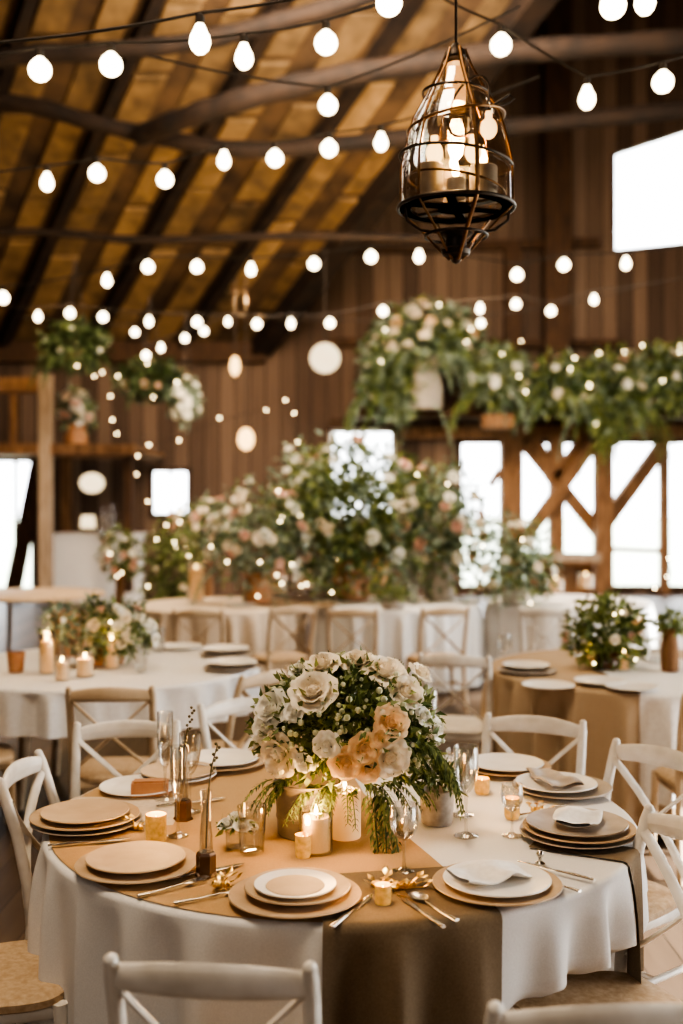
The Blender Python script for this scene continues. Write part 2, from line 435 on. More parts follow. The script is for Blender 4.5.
# loft on the left
LD = 17.0
def lt(a, b, w, mat, d=LD):
    mb = MB(); mb.bar(W(a[0], a[1], d), W(b[0], b[1], d), w / F * d, w / F * d); return trim(mb, mat)
lt((46, 374), (46, 590), 12, 'timber_pale')
lt((-80, 386), (40, 385), 15, 'timber')
lt((-80, 448), (136, 450), 11, 'timber')
lt((-60, 398), (-60, 440), 10, 'timber'); lt((14, 394), (14, 443), 7, 'timber')
mb = MB(); a = W(-100, 446, LD); b = W(136, 446, LD)
mb.box(((a.x + b.x) / 2, LD + 1.4, a.z - 0.04), (b.x - a.x, 2.7, 0.08)); trim(mb, 'timber')
lt((128, 452), (128, 592), 9, 'timber_dark', LD + 0.4)
lt((66, 452), (66, 592), 10, 'timber', LD + 2.4)

# ------------------------------------------------------------------ chairs
def arc_pts(a, b, bow, n=8):
    a, b, bow = Vector(a), Vector(b), Vector(bow)
    return [a.lerp(b, k / n) + bow * (4 * (k / n) * (1 - k / n)) for k in range(n + 1)]
def make_chair(fm, sm, label):
    t = thing('dining_chair', label, 'chair', group=None)
    mb = MB()
    out = []
    for k in range(48):                               # seat outline: rounded, broader in front
        a = 2 * PI * k / 48; ca, sa = math.cos(a), math.sin(a)
        px = math.copysign(abs(ca) ** 0.55, ca); py = math.copysign(abs(sa) ** 0.55, sa)
        out.append((px * (0.205 + 0.02 * py), py * 0.205))
    vs, fs = [], []
    for sc, z in ((0.0, 0.456), (0.6, 0.459), (0.93, 0.458), (1.0, 0.447), (1.0, 0.428), (0.94, 0.42), (0.0, 0.42)):
        if sc == 0: vs.append((0, 0, z))
        else: vs += [(x * sc, y * sc, z) for x, y in out]
    for k in range(48):
        k2 = (k + 1) % 48
        fs.append((0, 1 + k, 1 + k2))
        for r in range(4):
            q = 1 + r * 48; fs.append((q + k, q + 48 + k, q + 48 + k2, q + k2))
        fs.append((1 + 4 * 48 + k, 1 + 5 * 48, 1 + 4 * 48 + k2))
    mb.add(vs, fs); mb.build('seat', sm, t)
    for sx in (-1, 1):
        mb = MB(); mb.tube([(sx * 0.19, 0.175, 0.43), (sx * 0.195, 0.185, 0.2), (sx * 0.2, 0.19, 0)], [0.02, 0.018, 0.013], 10); mb.build('leg', fm, t)
        mb = MB(); mb.tube([(sx * 0.185, -0.18, 0.44), (sx * 0.19, -0.195, 0.2), (sx * 0.195, -0.235, 0)], [0.019, 0.018, 0.014], 10); mb.build('leg', fm, t)
        mb = MB(); P = [(sx * 0.185, -0.18, 0.43), (sx * 0.187, -0.19, 0.55), (sx * 0.19, -0.225, 0.72), (sx * 0.19, -0.27, 0.865), (sx * 0.19, -0.28, 0.892)]
        mb.tube(P, [0.019, 0.019, 0.018, 0.017, 0.014], 10); mb.ball((sx * 0.19, -0.281, 0.895), 0.0148, 10, 6); mb.build('back_post', fm, t)
        mb = MB(); mb.tube(arc_pts((sx * 0.178, -0.192, 0.49), (-sx * 0.178, -0.262 - 0.006 * sx, 0.835), (0, -0.028, 0.0), 10), 0.016, 8, (1.0, 0.42)); mb.build('cross_brace', fm, t)
        mb = MB(); mb.tube([(sx * 0.19, -0.19, 0.22), (sx * 0.195, 0.185, 0.22)], 0.011, 8); mb.build('stretcher', fm, t)
    mb = MB()                                         # bent top rail
    def rail(u, v):
        x = (u - 0.5) * 0.385; b = 1 - (2 * u - 1) ** 2
        a = 2 * PI * v
        return (x, -0.268 - 0.035 * b + 0.011 * math.cos(a), 0.858 + 0.014 * b + (0.026 + 0.01 * b) * math.sin(a))
    mb.grid(rail, 20, 12); mb.build('top_rail', fm, t, sharp=80)
    mb = MB()
    mb.tube([(0.185, 0.18, 0.405), (-0.185, 0.18, 0.405), (-0.18, -0.185, 0.405), (0.18, -0.185, 0.405)], 0.014, 8, (0.7, 1.3), True)
    mb.build('seat_frame', fm, t)
    mb = MB(); mb.tube([(-0.195, 0, 0.22), (0.195, 0, 0.22)], 0.01, 8); mb.build('stretcher', fm, t)
    return t
chair_white = make_chair('white', 'seat', '')
chair_tan = make_chair('tanwood', 'seat', '')
chair_pure = make_chair('white', 'white', '')
def face(dx, dy): return math.atan2(dy, dx) - PI / 2
TC = Vector((0.0, 3.4, 0))
chairs = [
    # proto, x, y, facing, label
    (chair_white, -0.22, 2.33, (0.10, 1), 'white cross-back chair at the front of the near table, its back to the viewer'),
    (chair_white, -0.96, 3.0, (1, 0.3), 'white chair with tan seat at the left front corner, mostly outside the frame'),
    (chair_white, -0.77, 3.56, (1, -0.04), 'white chair seen edge-on behind the leftmost stacked plates, two slanted back posts'),
    (chair_pure, -0.80, 3.97, (0.12, -1), 'white cross-back chair with arched rail facing the viewer behind the left plates'),
    (chair_white, -0.27, 4.50, (0.62, -0.78), 'white cross-back chair just left of the rose bouquet, between the two round tables'),
    (chair_pure, 0.66, 4.08, (-0.38, -0.92), 'white cross-back chair facing the viewer behind the right rear plates of the near table'),
    (chair_white, 0.88, 3.62, (-0.8, -0.6), 'white cross-back chair with open X back at the right rear of the near table'),
    (chair_white, 0.68, 2.80, (-0.92, -0.38), 'white chair angled at the right front of the near table, long back post slanting upward'),
    (chair_white, 0.43, 2.165, (-0.08, 1), 'blurred white chair at the bottom, right of the front chair, only its top rail showing'),
    # middle row
    (chair_tan, -1.08, 5.32, (-0.05, 1), 'tan cross-back chair with its back to the viewer before the left middle table'),
    (chair_tan, -1.90, 5.62, (1, 0.4), 'tan chair with rounded seat at the left frame edge, before the middle table'),
    (chair_tan, -0.62, 5.66, (-0.85, 0.55), 'tan cross-back chair at the right front of the left middle table'),
    (chair_white, -0.16, 5.85, (-0.95, 0.1), 'white chair with slanting post directly behind the top of the rose bouquet'),
    (chair_pure, 0.70, 6.36, (0.25, 0.95), 'white cross-back chair pushed up to the left of the right middle table'),
    (chair_tan, 1.72, 5.15, (0, 1), 'tan cross-back chair before the right middle table, cut by the right frame edge'),
    # far row
    (chair_tan, 0.10, 8.95, (0.05, 1), 'tan cross-back chair before the far middle white-draped table'),
    (chair_tan, 0.78, 9.05, (-0.2, 1), 'tan chair at the right front of the far middle white-draped table'),
    (chair_tan, -1.12, 8.9, (0.05, 1), 'tan cross-back chair before the far left cream-draped table'),
    (chair_tan, -0.50, 9.1, (-0.45, 1), 'tan chair between the far left and far middle tables'),
    (chair_white, 1.70, 9.0, (0.3, 1), 'pale cross-back chair before the far right draped table'),
]
for p, x, y, d, lab in chairs:
    place(p, (x, y, 0), face(*d), lab, 'cross-back dining chairs', scale=(1, 1, 0.965))

# ------------------------------------------------------------------ tables and cloths
def make_table(cx, cy, R, label, h=0.75, turn=PI / 4):
    t = thing('round_table', label, 'table', (cx, cy, 0))
    mb = MB(); mb.lathe([(0, h - 0.035), (R - 0.03, h - 0.035), (R - 0.02, h - 0.03), (R - 0.02, h - 0.008), (R - 0.03, h - 0.003), (0, h - 0.003)], 64); mb.build('tabletop', 'tanwood', t)
    for k in range(4):
        a = turn + k * PI / 2; c, s = math.cos(a), math.sin(a)
        mb = MB(); mb.tube([(c * R * 0.55, s * R * 0.55, h - 0.03), (c * R * 0.57, s * R * 0.57, 0.4), (c * R * 0.6, s * R * 0.6, 0)], [0.034, 0.03, 0.024], 10); mb.build('leg', 'tanwood', t)
    return t
def skirt(seed, folds, amp):
    r = random.Random(seed); ph = [r.uniform(0, 2 * PI) for _ in range(4)]
    def f(th, t):
        q = folds * th + ph[0] + 0.9 * math.sin(3 * th + ph[2]) + 0.5 * math.sin(7 * th + ph[3])
        w = 0.75 * (1 - 2 * abs(math.sin(q / 2)) ** 1.4) + 0.35 * math.sin((folds + 9) * th + ph[1]) + 0.25 * math.sin(5 * th + ph[2])
        return amp * (1 - math.exp(-t / 0.16)) * (0.1 + w)
    return f
def cloth(cx, cy, R, z, drop, fold, mat, name, label, cat='tablecloth', group=None, dent=None):
    mb = MB(); seg = 420
    rows = [('t', f) for f in (0.0001, 0.25, 0.5, 0.75, 0.93, 0.985)] + [('e', k / 4) for k in range(5)] + [('s', k / 22) for k in range(1, 23)]
    er = 0.014
    def fn(u, v):
        kind, q = rows[int(round(v * (len(rows) - 1)))]
        th = 2 * PI * u
        if kind == 't': r, zz = (R) * q, z
        elif kind == 'e': a = q * PI / 2; r, zz = R - er * 0 + er * math.sin(a) - 0.0, z - er + er * math.cos(a)
        else:
            r = R + er + fold(th, q); zz = z - er - (drop - er) * q
            if dent: r -= dent(th, q)
        return (r * math.cos(th), r * math.sin(th), zz)
    mb.grid(fn, seg, len(rows) - 1, True)
    o = mb.build(name, mat, None, (cx, cy, 0), sharp=180)
    return tag(o, label, cat, group)
def strip(cx, cy, R, z, ang, w, v0, drop, fold, mat, name, label, cat, off=0.004, nu=44, nv=40, parent=None):
    d = Vector((math.cos(ang), math.sin(ang), 0)); p = Vector((-math.sin(ang), math.cos(ang), 0))
    er = 0.014 + off
    L = R * 0.5 * PI
    def fn(u, v):
        uu = (u - 0.5) * w
        vr = math.sqrt(max(0.0, R * R - uu * uu))
        if v <= 0.5:
            q = d * (v0 + (vr - v0) * (v / 0.5)) + p * uu; return (q.x, q.y, z + off)
        t = (v - 0.5) / 0.5
        rim = d * vr + p * uu; th = math.atan2(rim.y, rim.x)
        if t < 0.15:
            a = t / 0.15 * PI / 2; r = R + er * math.sin(a); zz = z + off - er + er * math.cos(a)
        else:
            q = (t - 0.15) / 0.85; dz = q * (drop - er); tt = min(1, dz / 0.72)
            r = R + er + fold(th, tt) ; zz = z + off - er - dz
        return (r * math.cos(th), r * math.sin(th), zz)
    mb = MB(); mb.grid(fn, nu, nv)
    o = mb.build(name, mat, None, (cx, cy, 0), sharp=180)
    return tag(o, label, cat)
R1, ZT = 0.885, 0.757
make_table(0, 3.4, R1, 'large round dining table in front, under linen, carrying the rose bouquet', turn=0.1)
f1 = skirt(3, 27, 0.036)
NEAR = [(math.atan2(y - 3.4, x), math.hypot(x, y - 3.4)) for p, x, y, d, lab in chairs[2:8] if math.hypot(x, y - 3.4) < 1.2]
def dent1(th, t):
    if t < 0.27: return 0.0
    out = 0.0
    for a, r in NEAR:
        q = (th - a + PI) % (2 * PI) - PI
        out = max(out, min(0.34, max(0, R1 + 0.05 - (r - 0.22))) * math.exp(-(math.degrees(q) / 19) ** 4))
    k = min(1, (t - 0.27) / 0.14); return out * k * k * (3 - 2 * k)
cloth(0, 3.4, R1, ZT, 0.735, f1, 'linen', 'tablecloth', 'greyish white linen tablecloth hanging in folds from the near round table', dent=dent1)
# tan topper over the left and front of the near table
mb = MB()
al, cc = math.radians(14), 0.14
def topper(u, v):
    th = 2 * PI * u; L = R1 - 0.006
    c = math.cos(th - al)
    if c > 0: L = min(L, (cc + 0.012 * math.sin(9 * th)) / max(c, 1e-3))
    r = L * max(v, 0.0005)
    wv = 0.0009 * (math.sin(11 * r * math.cos(th) + 5 * r * math.sin(th)) + math.sin(17 * r * math.sin(th) - 6 * r * math.cos(th) + 1.0)) * min(1, (L - r) * 12)
    return (r * math.cos(th), r * math.sin(th), ZT + 0.0036 + wv)
mb.grid(topper, 240, 30, True)
tag(mb.build('table_topper', 'tan', None, (0, 3.4, 0), sharp=180), 'tan linen topper spread over the left and front of the near tabletop', 'table linen')
strip(0, 3.4, R1, ZT, math.radians(-79), 0.42, 0.55, 0.70, f1, 'taupe', 'table_runner', 'wide taupe runner hanging to the floor at the front of the near table', 'table runner', 0.0085)
strip(0, 3.4, R1, ZT, math.radians(178), 0.30, 0.5, 0.42, f1, 'cream', 'table_runner', 'cream cloth hanging over the left edge of the near table', 'table runner', 0.006)
strip(0, 3.4, R1, ZT, math.radians(-27), 0.13, 0.62, 0.34, f1, 'taupe', 'linen_napkin', 'brown napkin hanging over the right table edge below the pewter plates', 'napkin', 0.006, 10, 30)

T2, T3 = Vector((-1.42, 6.5, 0)), Vector((1.78, 6.35, 0))
make_table(T2.x, T2.y, 0.9, 'round table in the middle row on the left, white cloth and copper pots')
cloth(T2.x, T2.y, 0.9, ZT, 0.24, skirt(8, 24, 0.03), 'linen_white', 'tablecloth', 'bright white cloth on the left middle table with candles and copper pots')
make_table(T3.x, T3.y, 0.9, 'round table in the middle row on the right under a tan cloth')
f3 = skirt(9, 24, 0.05)
cloth(T3.x, T3.y, 0.9, ZT, 0.70, f3, 'tan_dull', 'tablecloth', 'tan cloth draped to the floor over the right middle table')
strip(T3.x, T3.y, 0.9, ZT, math.radians(-88), 0.62, -0.6, 0.55, f3, 'linen_white', 'table_runner', 'white runner across the right middle table at the frame edge', 'table runner', 0.006)
make_table(-3.3, 11.6, 0.8, 'bare wooden round table at the left frame edge, below the left window')
TA, TB, TD = Vector((-1.16, 10.25, 0)), Vector((0.52, 10.4, 0)), Vector((2.2, 10.6, 0))
RF = 0.77
for T, mat, what, sd in ((TA, 'cream', 'far left round table under a cream cloth among tall flowers', 11), (TB, 'linen_white', 'far middle round table under a white cloth below the largest flowers', 12), (TD, 'linen_white', 'far right round table under a white cloth before the timbered windows', 13)):
    make_table(T.x, T.y, RF, what)
    cloth(T.x, T.y, RF, ZT, 0.73, skirt(sd, 22, 0.05), mat, 'tablecloth', what.replace('round table under a', 'table\'s floor-length').replace(' cloth', ' tablecloth', 1))
# bar with white drape at the back left
BD = 18.2
a, b = W(52, 534, BD), W(136, 534, BD)
t = thing('serving_bar', 'long serving bar under a white drape against the back wall on the left', 'bar', ((a.x + b.x) / 2, BD + 0.4, 0))
wd = b.x - a.x
mb = MB(); mb.box((0, 0, a.z - 0.03), (wd + 0.1, 0.85, 0.06)); mb.build('counter', 'linen_white', t, smooth=False)
mb = MB()
def drape(u, v):
    per = [(-wd / 2, 0.38), (-wd / 2, -0.38), (wd / 2, -0.38), (wd / 2, 0.38)]
    s = u * 3; i = min(2, int(s)); f = s - i
    x = per[i][0] + (per[i + 1][0] - per[i][0]) * f; y = per[i][1] + (per[i + 1][1] - per[i][1]) * f
    k = 0.03 * v * math.sin(u * 60)
    return (x * (1 + k), y * (1 + k), (a.z - 0.06) * (1 - v) + 0.02)
mb.grid(drape, 90, 6); mb.build('drape', 'linen_white', t)

# ------------------------------------------------------------------ tableware
def plate_mb(r, depth=0.018, th=0.005, rim=0.72):
    mb = MB(); mb.lathe([(0, 0.002), (r * rim * 0.9, 0.002), (r * rim, 0.004), (r * 0.97, depth - 0.002), (r, depth), (r * 0.99, depth + 0.003), (r * 0.96, depth + 0.002), (r * rim, 0.002 + th), (r * rim * 0.9, th), (0, th)], 48)
    return mb
def proto_mesh(name, mb, mat, cat): 
    o = mb.build(name, mat); o['category'] = cat; return o
charger = proto_mesh('charger_plate', plate_mb(0.162, 0.014), 'charger', 'plate')
dinner = proto_mesh('dinner_plate', plate_mb(0.130, 0.013), 'plate_tan', 'plate')
dinner_w = proto_mesh('dinner_plate', plate_mb(0.135, 0.013), 'china', 'plate')
charger_p = proto_mesh('charger_plate', plate_mb(0.165, 0.014), 'pewter', 'plate')
dinner_p = proto_mesh('dinner_plate', plate_mb(0.145, 0.013), 'pewter', 'plate')
sal = thing('salad_plate', '', 'plate')
mb = MB(); r = 0.1; mb.lathe([(0, 0.002), (r * 0.7, 0.002), (r, 0.010), (r, 0.013), (r * 0.74, 0.006), (r * 0.72, 0.006), (0, 0.0052)], 48); mb.build('rim', 'china', sal)
mb = MB(); mb.lathe([(0, 0.0075), (0.071, 0.0075), (0.072, 0.006)], 40); o = mb.build('centre', 'plate_tan', sal); o['label'] = 'tan glazed centre'
# napkins: a folded cloth with soft waves
def napkin_mb(w, l, seed, thick=0.012, bow=0.012):
    r = random.Random(seed); ph = [r.uniform(0, 6) for _ in range(5)]
    mb = MB()
    def wave(x, y): return bow * (0.5 * math.sin(9 * x / w + ph[0]) + 0.4 * math.sin(7 * y / l + ph[1] + 2 * x / w) + 0.5 * math.exp(-((x / w - 0.1 + 0.3 * y / l) / 0.12) ** 2))
    def edge(u, v):
        a = 2 * PI * v
        x = (u - 0.5) * w * (1 - 0.12 * math.cos(u * 3)) ; y = math.copysign(abs(math.cos(a)) ** 0.6, math.cos(a)) * l / 2 * (0.72 + 0.35 * math.sin(u * 2.6 + ph[2] * 0.2))
        zz = math.sin(a) * thick / 2 + wave(x, y) + thick
        return (x, y, zz)
    mb.grid(edge, 26, 28)
    n = 27
    for j in (0, 26): pass
    return mb
nap_w = proto_mesh('linen_napkin', napkin_mb(0.19, 0.13, 2), 'linen_white', 'napkin')
nap_c = proto_mesh('linen_napkin', napkin_mb(0.22, 0.12, 5), 'pewter', 'napkin')
# cutlery lying along +Y
def knife():
    t = thing('table_knife', '', 'knife')
    mb = MB(); mb.tube([(0, -0.11, 0.004), (0, -0.05, 0.005), (0, 0.0, 0.004)], [0.006, 0.0065, 0.004], 8, (1, 0.6)); mb.build('handle', 'silver', t)
    mb = MB(); mb.tube([(0, 0, 0.004), (0.002, 0.03, 0.004), (0.002, 0.09, 0.004), (0, 0.118, 0.004)], [0.004, 0.009, 0.009, 0.002], 8, (1, 0.15)); mb.build('blade', 'silver', t)
    return t
def fork():
    t = thing('table_fork', '', 'fork')
    mb = MB(); mb.tube([(0, -0.1, 0.004), (0, -0.04, 0.003), (0, 0.03, 0.005)], [0.007, 0.004, 0.003], 8, (1, 0.5)); mb.build('handle', 'silver', t)
    mb = MB(); mb.tube([(0, 0.03, 0.005), (0, 0.045, 0.006), (0, 0.06, 0.004)], [0.003, 0.011, 0.012], 8, (1, 0.15))
    for k in range(4): mb.tube([((k - 1.5) * 0.0062, 0.058, 0.004), ((k - 1.5) * 0.0062, 0.085, 0.005), ((k - 1.5) * 0.006, 0.102, 0.009)], [0.002, 0.0018, 0.001], 6)
    mb.build('tines', 'silver', t)
    return t
def spoon():
    t = thing('table_spoon', '', 'spoon')
    mb = MB(); mb.tube([(0, -0.1, 0.005), (0, -0.04, 0.004), (0, 0.03, 0.008)], [0.007, 0.004, 0.003], 8, (1, 0.5)); mb.build('handle', 'silver', t)
    mb = MB(); mb.grid(lambda u, v: (0.021 * v * math.cos(2 * PI * u), 0.058 + 0.031 * v * math.sin(2 * PI * u), 0.004 + 0.007 * v * v), 20, 5, True); mb.build('bowl', 'silver', t)
    return t
knife_p, fork_p, spoon_p = knife(), fork(), spoon()
ZP = ZT + 0.008
def outward(p): 
    d = Vector((p.x - TC.x, p.y - TC.y, 0)); return math.atan2(d.y, d.x)
def stack(px, py, name, items, group='place settings on the near table', z0=ZP):
    p = on(px, py, 0.765); z = z0
    for proto, dz, lab, dx, dy in items:
        place(proto, (p.x + dx, p.y + dy, z), outward(p) + PI / 2, lab, group); z += dz
    return p
stack(295, 899, 'front', [(charger, 0.012, 'beige charger plate at the front place, under the white-rimmed plate', 0, 0), (dinner, 0.011, 'tan dinner plate at the front place, between charger and white-rimmed plate', 0.005, 0.02), (sal, 0, 'small white-rimmed plate with tan centre topping the front place', 0.0, 0.012)])
stack(137, 868, 'left front', [(charger, 0.013, 'beige charger plate at the left front place, under a plain tan plate', 0, 0), (dinner, 0, 'plain tan plate topping the left front place', -0.005, 0.01)])
stack(85, 824, 'left', [(charger_p, 0.014, 'dark grey plate at the bottom of the leftmost stack', 0.005, 0), (charger, 0.012, 'beige plate in the middle of the leftmost stack', 0, 0), (dinner, 0, 'tan plate topping the leftmost stack on the near table', 0, 0.0)])
stack(140, 789, 'rear left', [(dinner_w, 0.0, 'white plate at the rear left place, beside the wooden box', 0, 0)])
stack(178, 777, 'rear left two', [(dinner_w, 0.012, 'white plate behind the tall flute, lower of two', 0, 0), (dinner, 0, 'tan plate behind the tall flute, upper of two', 0, 0)])
stack(222, 764, 'rear', [(charger, 0.012, 'charger plate at the rear place left of the bouquet', 0, 0), (dinner_w, 0, 'white plate at the rear place left of the bouquet', 0, 0)])
stack(506, 769, 'rear right', [(charger, 0.012, 'charger plate at the rear place right of the bouquet', 0, 0), (dinner_w, 0, 'white plate at the rear place right of the bouquet', 0, 0)])
stack(562, 790, 'right rear', [(charger_p, 0.014, 'grey charger plate at the right rear place, under a draped napkin', 0.0, 0), (dinner_w, 0.012, 'pale plate at the right rear place, under a draped napkin', -0.02, 0.0), (nap_c, 0, 'grey napkin draped over the right rear plates', -0.03, 0)])
stack(577, 836, 'right', [(charger_p, 0.014, 'pewter charger plate at the bottom of the right stack', 0, 0), (charger, 0.014, 'beige plate second from the bottom in the right stack', 0.006, 0), (dinner_p, 0.012, 'pewter plate topping the right stack under a white napkin', 0, 0), (nap_w, 0, 'white napkin folded over the right pewter plates', 0, 0)])
stack(497, 888, 'front right', [(charger, 0.012, 'beige charger plate at the front right place, under a white plate', 0, 0), (dinner_w, 0.010, 'cream plate at the front right place, holding a folded napkin', 0, 0.0), (nap_w, 0, 'white napkin folded on the front right plate', -0.03, 0.005)])
def cut(proto, px, py, ang, lab, z=ZP):
    p = on(px, py, 0.765); place(proto, (p.x, p.y, z), math.radians(ang), lab, 'cutlery on the near table')
cut(knife_p, 352, 912, -25, 'silver knife lying just right of the front plates')
cut(fork_p, 212, 897, -60, 'fork lying just left of the front plates')
cut(fork_p, 173, 888, -50, 'fork lying before the left front plates')
cut(knife_p, 205, 873, -55, 'knife lying right of the left front plates, by the brown bud vase')
cut(knife_p, 88, 843, -72, 'silver knife sticking out before the leftmost plate stack')
cut(spoon_p, 432, 908, 30, 'spoon lying left of the front right plates')
cut(knife_p, 420, 912, 25, 'knife lying left of the front right plates, beside the spoon')
cut(knife_p, 556, 872, 50, 'knife lying before the right pewter plates')
cut(fork_p, 548, 882, 40, 'fork lying right of the front right plates')
cut(fork_p, 540, 812, -60, 'fork lying left of the right pewter plates')
cut(knife_p, 190, 803, -65, 'knife lying behind the amber votive on the near table')

# glasses
def glass_thing(name, label, prof_bowl, prof_stem, cat='glass'):
    t = thing(name, label, cat)
    mb = MB(); mb.lathe(prof_bowl, 32); mb.build('bowl', 'glass', t)
    if prof_stem: mb = MB(); mb.lathe(prof_stem, 28); mb.build('stem', 'glass', t)
    return t
def stem_prof(h, r): return [(0, 0), (r, 0), (r, 0.002), (r * 0.5, 0.006), (0.006, 0.014), (0.0042, 0.03), (0.0038, h * 0.6), (0.005, h - 0.006), (0.011, h)]
wine = glass_thing('wine_glass', '', [(0.010, 0.085), (0.026, 0.098), (0.036, 0.118), (0.039, 0.142), (0.035, 0.178), (0.0335, 0.178), (0.037, 0.142), (0.034, 0.119), (0.024, 0.101), (0.0, 0.092)], stem_prof(0.09, 0.034))
goblet = glass_thing('goblet', '', [(0.010, 0.125), (0.020, 0.14), (0.030, 0.165), (0.036, 0.20), (0.036, 0.26), (0.0345, 0.26), (0.0345, 0.20), (0.028, 0.167), (0.0, 0.135)], stem_prof(0.13, 0.036))
flute = glass_thing('champagne_flute', '', [(0.008, 0.10), (0.017, 0.125), (0.023, 0.17), (0.024, 0.26), (0.0225, 0.26), (0.0215, 0.17), (0.015, 0.127), (0, 0.112)], stem_prof(0.105, 0.031))
tumbler = glass_thing('water_tumbler', '', [(0, 0), (0.030, 0), (0.033, 0.004), (0.041, 0.13), (0.0392, 0.13), (0.031, 0.012), (0, 0.010)], None)
def gl(proto, px, py, lab, s=1.0, z=ZT + 0.005):
    p = on(px, py, z); place(proto, (p.x, p.y, z), random.Random(px).uniform(0, 6), lab, 'glassware on the near table', scale=s)
gl(goblet, 466, 836, 'tall clear goblet standing before the grey planter')
gl(wine, 404, 872, 'clear wine glass before the trailing fern, right of the candles', 1.0)
gl(wine, 462, 815, 'clear wine glass close behind the tall goblet', 1.05)
gl(tumbler, 252, 853, 'clear tumbler left of the zinc bucket', 1.0)
gl(flute, 178, 836, 'champagne flute behind the amber votive on the left')
gl(goblet, 190, 812, 'clear goblet left of the zinc bucket, behind the flute', 0.95)
gl(flute, 165, 800, 'champagne flute before the arched-back chair', 1.1)
gl(wine, 336, 848 - 90, 'wine glass behind the bouquet', 1.0)
gl(tumbler, 425, 772, 'water tumbler at the right rear of the bouquet', 1.3)
gl(goblet, 427, 768, 'goblet behind the right side of the bouquet', 1.1)
gl(flute, 350, 757, 'champagne flute rising behind the top of the bouquet', 1.4)
gl(wine, 512, 836, 'small stem glass left of the right pewter plates', 0.85)
gl(tumbler, 458, 788, 'tumbler behind the grey planter', 1.0)

# candles
def candle_thing(name, label, r, h, glass=None, gr=0.0, gh=0.0, z=ZT + 0.004, loc=(0, 0), light=1.2, group=None):
    t = thing(name, label, 'candle', (loc[0], loc[1], z), group=group)
    z0 = 0.006 if glass else 0
    mb = MB(); mb.lathe([(0, z0), (r * 0.97, z0), (r, z0 + 0.003), (r, h - 0.004), (r * 0.93, h), (r * 0.8, h - 0.004), (r * 0.3, h - 0.007), (0, h - 0.007)], 28); mb.build('wax', 'wax', t)
    mb = MB(); mb.tube([(0, 0, h - 0.008), (0.001, 0, h + 0.006)], 0.0012, 6); w = mb.build('wick', 'cord', t)
    mb = MB(); mb.lathe([(0, h + 0.002), (0.004, h + 0.007), (0.0055, h + 0.014), (0.0035, h + 0.024), (0, h + 0.034)], 12); mb.build('flame', 'flame', w)
    if glass:
        mb = MB(); mb.lathe([(0, 0), (gr, 0), (gr * 1.02, 0.003), (gr * 1.02, gh), (gr * 0.97, gh), (gr * 0.97, 0.005), (0, 0.005)], 32); mb.build('holder', glass, t)
    if light:
        L = bpy.data.lights.new('candle_light', 'POINT'); L.energy = light; L.color = (1, 0.55, 0.22); L.shadow_soft_size = 0.02
        lo = bpy.data.objects.new('candle_light', L); COL.objects.link(lo); lo.location = (loc[0], loc[1], z + h + 0.045)
    return t
p = on(316, 853, ZT); candle_thing('pillar_candle', 'lit cream candle in a clear glass below the bouquet, left of the taller pillar', 0.040, 0.098, 'glass', 0.046, 0.118, loc=(p.x, p.y), light=2.2)
p = on(345, 838, ZT); candle_thing('pillar_candle', 'tall lit cream pillar candle below the middle of the bouquet', 0.046, 0.135, loc=(p.x, p.y), light=2.5)
def votive(px, py, lab, r=0.026, h=0.06, light=0.8, z=ZT + 0.004):
    p = on(px, py, z)
    t = thing('votive_holder', lab, 'candle holder', (p.x, p.y, z))
    mb = MB(); mb.lathe([(0, 0), (r * 0.85, 0), (r, 0.01), (r, h), (r * 0.93, h), (r * 0.92, 0.012), (0, 0.01)], 24); mb.build('cup', 'amber_glass', t)
    mb = MB(); mb.lathe([(0, 0.011), (r * 0.88, 0.012), (r * 0.88, h * 0.45), (0, h * 0.45)], 20); c = mb.build('wax', 'wax', t)
    mb = MB(); mb.lathe([(0, h * 0.47), (0.004, h * 0.5), (0.005, h * 0.6), (0, h * 0.95)], 10); mb.build('flame', 'flame', c)
    if light:
        L = bpy.data.lights.new('candle_light', 'POINT'); L.energy = light; L.color = (1, 0.55, 0.2); L.shadow_soft_size = 0.02
        lo = bpy.data.objects.new('candle_light', L); COL.objects.link(lo); lo.location = (p.x, p.y, z + h + 0.03)
    return t
votive(303, 857, 'small amber votive glass touching the left of the lit glass candle', 0.022, 0.062)
votive(156, 842, 'amber votive holder between the left plates and the bud vase', 0.030, 0.08, 1.4)
votive(512, 818, 'pale amber votive left of the right pewter plates', 0.024, 0.062, 0.8)
votive(482, 793, 'amber votive before the rear right plates', 0.026, 0.05, 0.6)
votive(383, 905, 'amber votive at the front edge, between the front plates and the spoons', 0.020, 0.05, 0.9)
# gold leaf ornaments
def gold_sprig(px, py, lab, seed, n=10, size=0.05):
    r = random.Random(seed); p = on(px, py, ZT)
    mb = MB()
    for k in range(n):
        a = r.uniform(0, 2 * PI); q = r.uniform(0.2, 1) * size; c = Vector((math.cos(a) * q, math.sin(a) * q * 0.6, 0.006 + r.uniform(0, 0.028)))
        d = Vector((math.cos(a + r.uniform(-.6, .6)), math.sin(a), r.uniform(-0.1, 0.9))).normalized(); s = d.cross(Vector((0, 0, 1))).normalized()
        L, w = 0.03, 0.011
        mb.add([c, c + d * L * 0.5 + s * w, c + d * L * 0.55 + Vector((0, 0, 0.004)), c + d * L * 0.5 - s * w, c + d * L], [(0, 1, 2), (0, 2, 3), (1, 4, 2), (2, 4, 3)])
        mb.tube([(0, 0, 0.006), c], 0.0015, 5)
    for k in range(4): mb.ball((r.uniform(-size, size) * 0.5, r.uniform(-size, size) * 0.3, 0.012), 0.010, 8, 6)
    tag(mb.build('gold_leaf_sprig', 'gold', None, (p.x, p.y, ZT + 0.006)), lab, 'table ornament')
gold_sprig(405, 893, 'gold leaf ornament lying left of the front right plates', 1)
gold_sprig(378, 893, 'gold leaf ornament lying around the front amber votive', 2)
gold_sprig(218, 891, 'small gold leaf sprig between the left front and front plates', 3, 8, 0.045)
